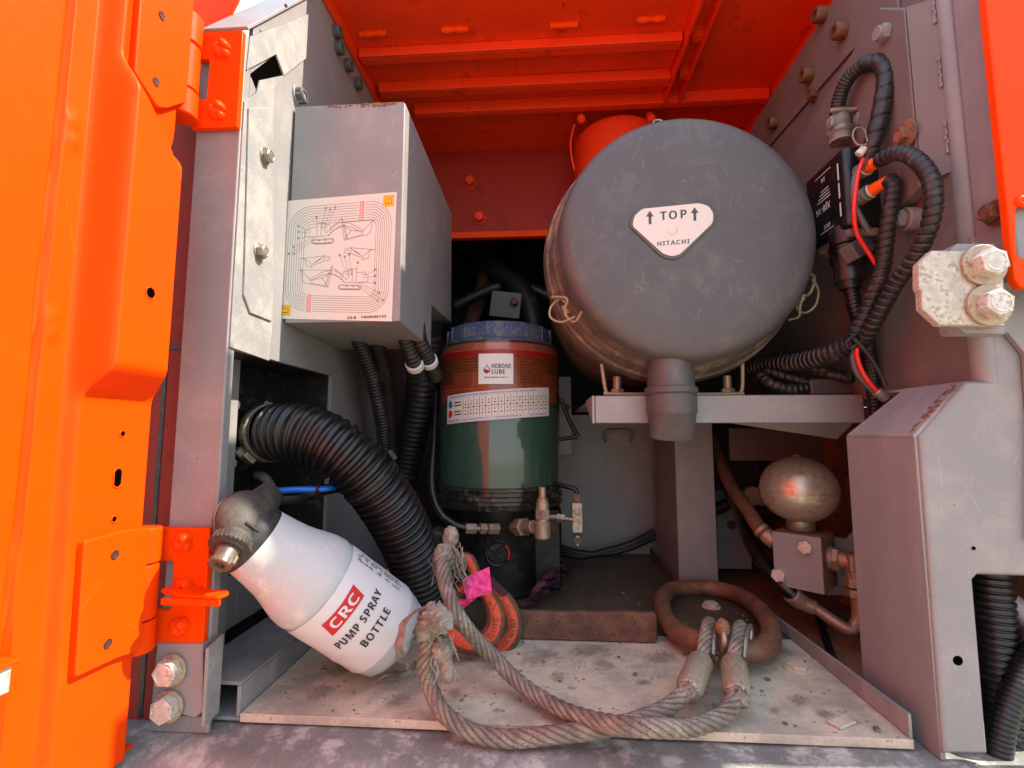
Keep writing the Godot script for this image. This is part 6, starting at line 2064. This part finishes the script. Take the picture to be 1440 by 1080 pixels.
	for k in 14:
		var p := kb + Vector3(rr.randf_range(0.005, 0.028), rr.randf_range(-0.02, 0.01), rr.randf_range(-0.002, 0.016))
		b.tube(curve([p, p + Vector3(rr.randfn(0.003, 0.004), -0.008, rr.randfn(0.002, 0.003)), p + Vector3(rr.randfn(0.005, 0.006), -0.014 - rr.randf() * 0.014, rr.randfn(0.0, 0.003))], 0.005), 0.0008, 5)
	obj("tape_knot", b, M.gum, sl)
	b = MB.new()
	lump(b, kb + Vector3(0.010, 0.020, 0.010), Vector3(0.016, 0.013, 0.009), 43, 0.35)
	obj("silver_tape", b, M.gum, sl)
	# torn tape ribbon hanging from the lower knot
	b = MB.new()
	var rib := curve([kb + Vector3(-0.004, 0.030, 0.006), kb + Vector3(-0.022, 0.018, 0.010), kb + Vector3(-0.026, -0.014, 0.012), PY(585, 938, 0.018), PY(565, 947, 0.012), PY(545, 948, 0.007), PY(527, 959, 0.004)], 0.004)
	var P := []
	for i in rib.size():
		var f := float(i) / rib.size()
		var w := 0.0095 * (1.0 - f * 0.75) * (1.0 + 0.2 * sin(i * 1.3))
		var wd := Vector3(0.75, 0.25 + 0.5 * sin(f * 6.0), 0.45).normalized()
		if f > 0.5: wd = Vector3(0.25, 0.55, -0.8).normalized()
		P.append(PackedVector3Array([rib[i] - wd * w, rib[i] + Vector3(0.001, 0.0015, 0.001), rib[i] + wd * w]))
	b.grid(P)
	obj("torn_tape", b, M.gum, sl)
	# two hooks
	for h in 2:
		var line: Array
		if h == 0: line = [[650, 800, 0, 0.690], [656, 784, 0, 0.695], [664, 796, 0, 0.690], [670, 815, 0, 0.682], [686, 838, 0, 0.672], [697, 862, 0, 0.664], [694, 888, 0, 0.656], [677, 904, 0, 0.650], [654, 903, 0, 0.643], [635, 890, 0, 0.637], [622, 874, 0, 0.632], [614, 863, 0, 0.630]]
		else: line = [[640, 838, 0, 0.722], [655, 826, 0, 0.720], [678, 826, 0, 0.716], [703, 839, 0, 0.708], [719, 864, 0, 0.700], [720, 888, 0, 0.694], [707, 908, 0, 0.688], [686, 917, 0, 0.682], [664, 914, 0, 0.678], [648, 904, 0, 0.675]]
		var pp := []
		for q in line: pp.append(D(q[0], q[1], q[3]))
		var hk := thing("lifting_hook", "orange forged lifting hook in front under the pink tag" if h == 0 else "orange forged lifting hook behind, its bend showing at the right", "hook", D(665, 925, 0.66), "orange lifting hooks")
		var c := even(curve(pp), 0.004)
		var m := c.size()
		var body := MB.new()
		var face := MB.new()
		var rows := []
		var frows := []
		for i in m:
			var a := (c[mini(i + 1, m - 1)] - c[maxi(i - 1, 0)]).normalized()
			var toward := (EYE - c[i])
			toward = (toward - a * toward.dot(a)).normalized()
			var side := a.cross(toward)
			var f := float(i) / m
			var w := 0.0125
			if h == 0: w = lerpf(0.0085, 0.0136, smoothstep(0.15, 0.62, f)) * lerpf(1.0, 0.42, smoothstep(0.78, 1.0, f))
			else: w = lerpf(0.0095, 0.0140, smoothstep(0.1, 0.55, f)) * lerpf(1.0, 0.7, smoothstep(0.8, 1.0, f))
			var row := PackedVector3Array()
			for k in 20:
				var g := TAU * k / 20
				row.append(c[i] + side * cos(g) * w + toward * sin(g) * w * 0.86)
			rows.append(row)
			if i > 2 and i < m - 3:
				var fr := PackedVector3Array()
				for k in 5:
					var g := PI * 0.5 + (k - 2) * 0.26
					fr.append(c[i] + side * cos(g) * w * 1.02 + toward * sin(g) * w * (0.905 if k in [1, 2, 3] else 0.86))
				frows.append(fr)
		body.grid(rows, false, true, 1.0)
		for e in [0, m - 1]:
			var ce := c[e]
			for k in 20: body.tri(ce, rows[e][k], rows[e][(k + 1) % 20])
		obj("shank", body, M.rust, hk)
		face.grid(frows)
		obj("painted_face", face, M.hook, hk)
		var letters := MB.new()
		for k in 13:     # worn raised marks on the bow, not legible
			var i := int(m * (0.50 if h == 0 else 0.52)) + k
			if i >= m - 4 or k == 6: continue
			var a := (c[i + 1] - c[i - 1]).normalized()
			var toward := (EYE - c[i])
			toward = (toward - a * toward.dot(a)).normalized()
			var side := a.cross(toward)
			letters.t = Transform3D(Basis(side, a, side.cross(a)), c[i] + toward * (0.0121 if h == 0 else 0.0125))
			letters.box(Vector3(-0.003, -0.0007, -0.001), Vector3(0.0035, 0.0007, 0.0009), 0.0003)
		obj("raised_marks", letters, M.rust, hk)
	# pink paper tag caught on the hooks
	var tg := thing("pink_tag", "creased bright pink plastic tag caught on the lifting hooks", "tag", D(660, 850, 0.63))
	b = MB.new()
	var cn := FastNoiseLite.new()
	cn.seed = 8
	cn.frequency = 0.09
	for q in [[650, 814, 0.630, 688, 797, 0.636, 692, 834, 0.630, 656, 843, 0.624], [656, 843.3, 0.6235, 674, 838, 0.628, 647, 859, 0.634, 637, 841, 0.630]]:
		var rows := []
		for k in 15:
			var row := PackedVector3Array()
			for l in 15:
				var u := k / 14.0
				var w := l / 14.0
				var px := lerpf(lerpf(q[0], q[3], u), lerpf(q[9], q[6], u), w)
				var py := lerpf(lerpf(q[1], q[4], u), lerpf(q[10], q[7], u), w)
				var dd := lerpf(lerpf(q[2], q[5], u), lerpf(q[11], q[8], u), w)
				row.append(D(px, py, dd + 0.006 * cn.get_noise_2d(px, py) + 0.0025 * absf(sin(u * 6.0 + w * 3.0))))
			rows.append(row)
		b.grid(rows)
	obj("sheet", b, M.pink, tg)
	b = MB.new()
	var ca := D(690, 818, 0.632)
	var rows2 := []
	for q in [[689, 815, 0.650, 6.0], [705, 832, 0.69, 5.0], [722, 847, 0.73, 4.5], [738, 853, 0.76, 4.5], [752, 851, 0.80, 4.0], [762, 842, 0.84, 4.0]]:
		rows2.append(PackedVector3Array([D(q[0] - q[3] * 0.5, q[1] + q[3], q[2]), D(q[0], q[1], q[2] - 0.004), D(q[0] + q[3] * 0.5, q[1] - q[3], q[2])]))
	b.grid(rows2)
	obj("purple_tail", b, M.purple, tg)

func build_small_things():
	var fb := thing("flat_bar", "rusty flat steel bar with rounded end lying across the floor plate", "steel bar", PY(830, 900, 0.0))
	var b := MB.new()
	var l := PY(690, 895, 0.0)
	var r := PY(923, 902, 0.0)
	b.t = Transform3D(Basis((r - l).normalized(), Vector3.UP, (r - l).normalized().cross(Vector3.UP)), l)
	var L := l.distance_to(r)
	b.plate(rounded(poly([0.0, 0.001, L, 0.001, L, 0.0415, 0.0, 0.0385]), 0.007, 5), 0.010, 0.0022)
	obj("bar", b, M.rust, fb)
	# purple webbing heap behind the pump
	var pw := thing("purple_strap", "faded purple webbing strap bunched up right of the grease pump base", "strap", PY(790, 815, 0.0))
	for k in 5:
		b = MB.new()
		var o := k * 0.006
		var c := []
		for q in [[752, 846 - k * 2, 0.008 + o], [765, 832 - k * 3, 0.016 + o], [782, 818 - k * 4, 0.018 + o], [798, 803 - k * 3, 0.016 + o * 1.2], [803, 795, 0.012 + o]]: c.append(PY(q[0] - k, q[1], q[2]))
		var cv := even(curve(c), 0.004)
		var rows := []
		for i in cv.size():
			var w := Vector3(0.5 + 0.3 * sin(k * 2.0), 0.35 * sin(i * 0.5 + k * 1.7), 0.7).normalized() * (0.007 + 0.002 * sin(i * 0.9 + k))
			rows.append(PackedVector3Array([cv[i] - w, cv[i] + Vector3(0, 0.0022 * sin(i * 0.8 + k), 0), cv[i] + w, cv[i] + w * 0.9 - Vector3(0, 0.0014, 0), cv[i] - Vector3(0, 0.0018, 0), cv[i] - w * 0.9 - Vector3(0, 0.0014, 0)]))
		b.grid(rows, false, true)
		obj("fold", b, M.purple, pw)
	for k in 3:
		cable("floor_cable", ["thin black cable along the foot of the grey back panel", "middle black cable sagging at the foot of the back panel", "black cable rising to the shelf post along the back panel"][k], "cable", [D(785, 768 + k * 4, 1.16), D(815, 777 + k * 3, 1.15), D(850, 779 - k * 2, 1.15), D(885, 771 - k * 3, 1.15), D(920, 755 - k * 4, 1.16)], "", 0.0065, 0.0, M.black, "cables along the back panel")
	# triangle of bent rod and small plates behind the shelf's left end
	var wr := thing("bent_rod", "black bent rod triangle left of the shelf end", "rod", D(800, 617, 0.98))
	b = MB.new()
	b.tube(curve([D(788, 560, 0.98), D(800, 590, 0.98), D(813, 614, 0.98)], 0.004), 0.0045, 8)
	b.rod(D(813, 614, 0.98), D(786, 618, 0.98), 0.004)
	obj("rod", b, M.black, wr)
	var gp := thing("narrow_panel", "narrow grey panel between the grease reservoir and the shelf end", "panel", D(800, 640, 1.1))
	b = MB.new()
	b.box(D(786, 640, 1.1), D(803, 530, 1.106), 0.002)
	obj("sheet", b, M.gray, gp)
	bolt("bolt", D(797, 573, 1.099), Vector3.BACK, 0.008, 0.008, 0.0, M.rust, gp)
	# old oil drips and smears on the floor plate
	var oil := plain(Color(0.22, 0.17, 0.125, 0.42), 0.5)
	oil.transparency = BaseMaterial3D.TRANSPARENCY_ALPHA
	var sn := FastNoiseLite.new()
	sn.seed = 6
	sn.frequency = 0.035
	var im := Image.create(128, 128, false, Image.FORMAT_RGBA8)
	for y in 128:
		for x in 128:
			var rd := Vector2(x - 63.5, y - 63.5).length() / 63.5
			var al := smoothstep(0.95, 0.25, rd + 0.45 * sn.get_noise_2d(x, y)) * (0.65 + 0.35 * sn.get_noise_2d(x * 3.0 + 400.0, y * 3.0))
			im.set_pixel(x, y, Color(1, 1, 1, clampf(al, 0.0, 1.0) * smoothstep(1.0, 0.85, rd)))
	oil.albedo_texture = ImageTexture.create_from_image(im)
	var fl := get_node("floor")
	var ro := RandomNumberGenerator.new()
	ro.seed = 17
	var nst := 0
	for q in [[785, 952, 0.014], [738, 972, 0.008], [640, 975, 0.012], [850, 935, 0.016], [804, 968, 0.006], [905, 960, 0.009], [560, 985, 0.016], [450, 975, 0.018], [1125, 985, 0.014], [1090, 1000, 0.007], [1160, 1005, 0.010], [1095, 915, 0.020], [700, 1000, 0.006], [480, 940, 0.022], [930, 925, 0.022], [760, 925, 0.030], [1200, 1015, 0.008], [830, 915, 0.028], [690, 935, 0.02], [1010, 1000, 0.016]]:
		b = MB.new()
		var c := PY(q[0], q[1], 0.0)
		b.t = Transform3D(Basis(Vector3.UP, ro.randf() * TAU), c + Vector3(0, 0.0004 + 0.00003 * nst, 0))
		nst += 1
		var e: float = q[2]
		b.quad(Vector3(-e * 1.4, 0, -e), Vector3(e * 1.4, 0, -e), Vector3(e * 1.4, 0, e), Vector3(-e * 1.4, 0, e))
		obj("oil_stain", b, oil, fl)
	# grit and paint flakes on the floor plate and in the channel
	b = MB.new()
	var rr := RandomNumberGenerator.new()
	rr.seed = 41
	for k in 260:
		var x := rr.randf_range(-0.30, 0.33)
		var d := rr.randf_range(0.52, 0.95)
		var s := absf(rr.randfn(0.0, 0.0011)) + 0.0006
		b.t = Transform3D(Basis(Vector3.UP, rr.randf() * TAU), V(x, 0.0, d))
		b.box(Vector3(-s, 0.0002, -s * 0.7), Vector3(s, s * 0.9, s * 0.7), s * 0.3)
	b.t = Transform3D.IDENTITY
	var g := obj("grit", b, M.gum)
	g.set_meta("kind", "stuff")
	g.set_meta("label", "loose grit and dried mud crumbs on the floor plate")
	g.set_meta("category", "grit")
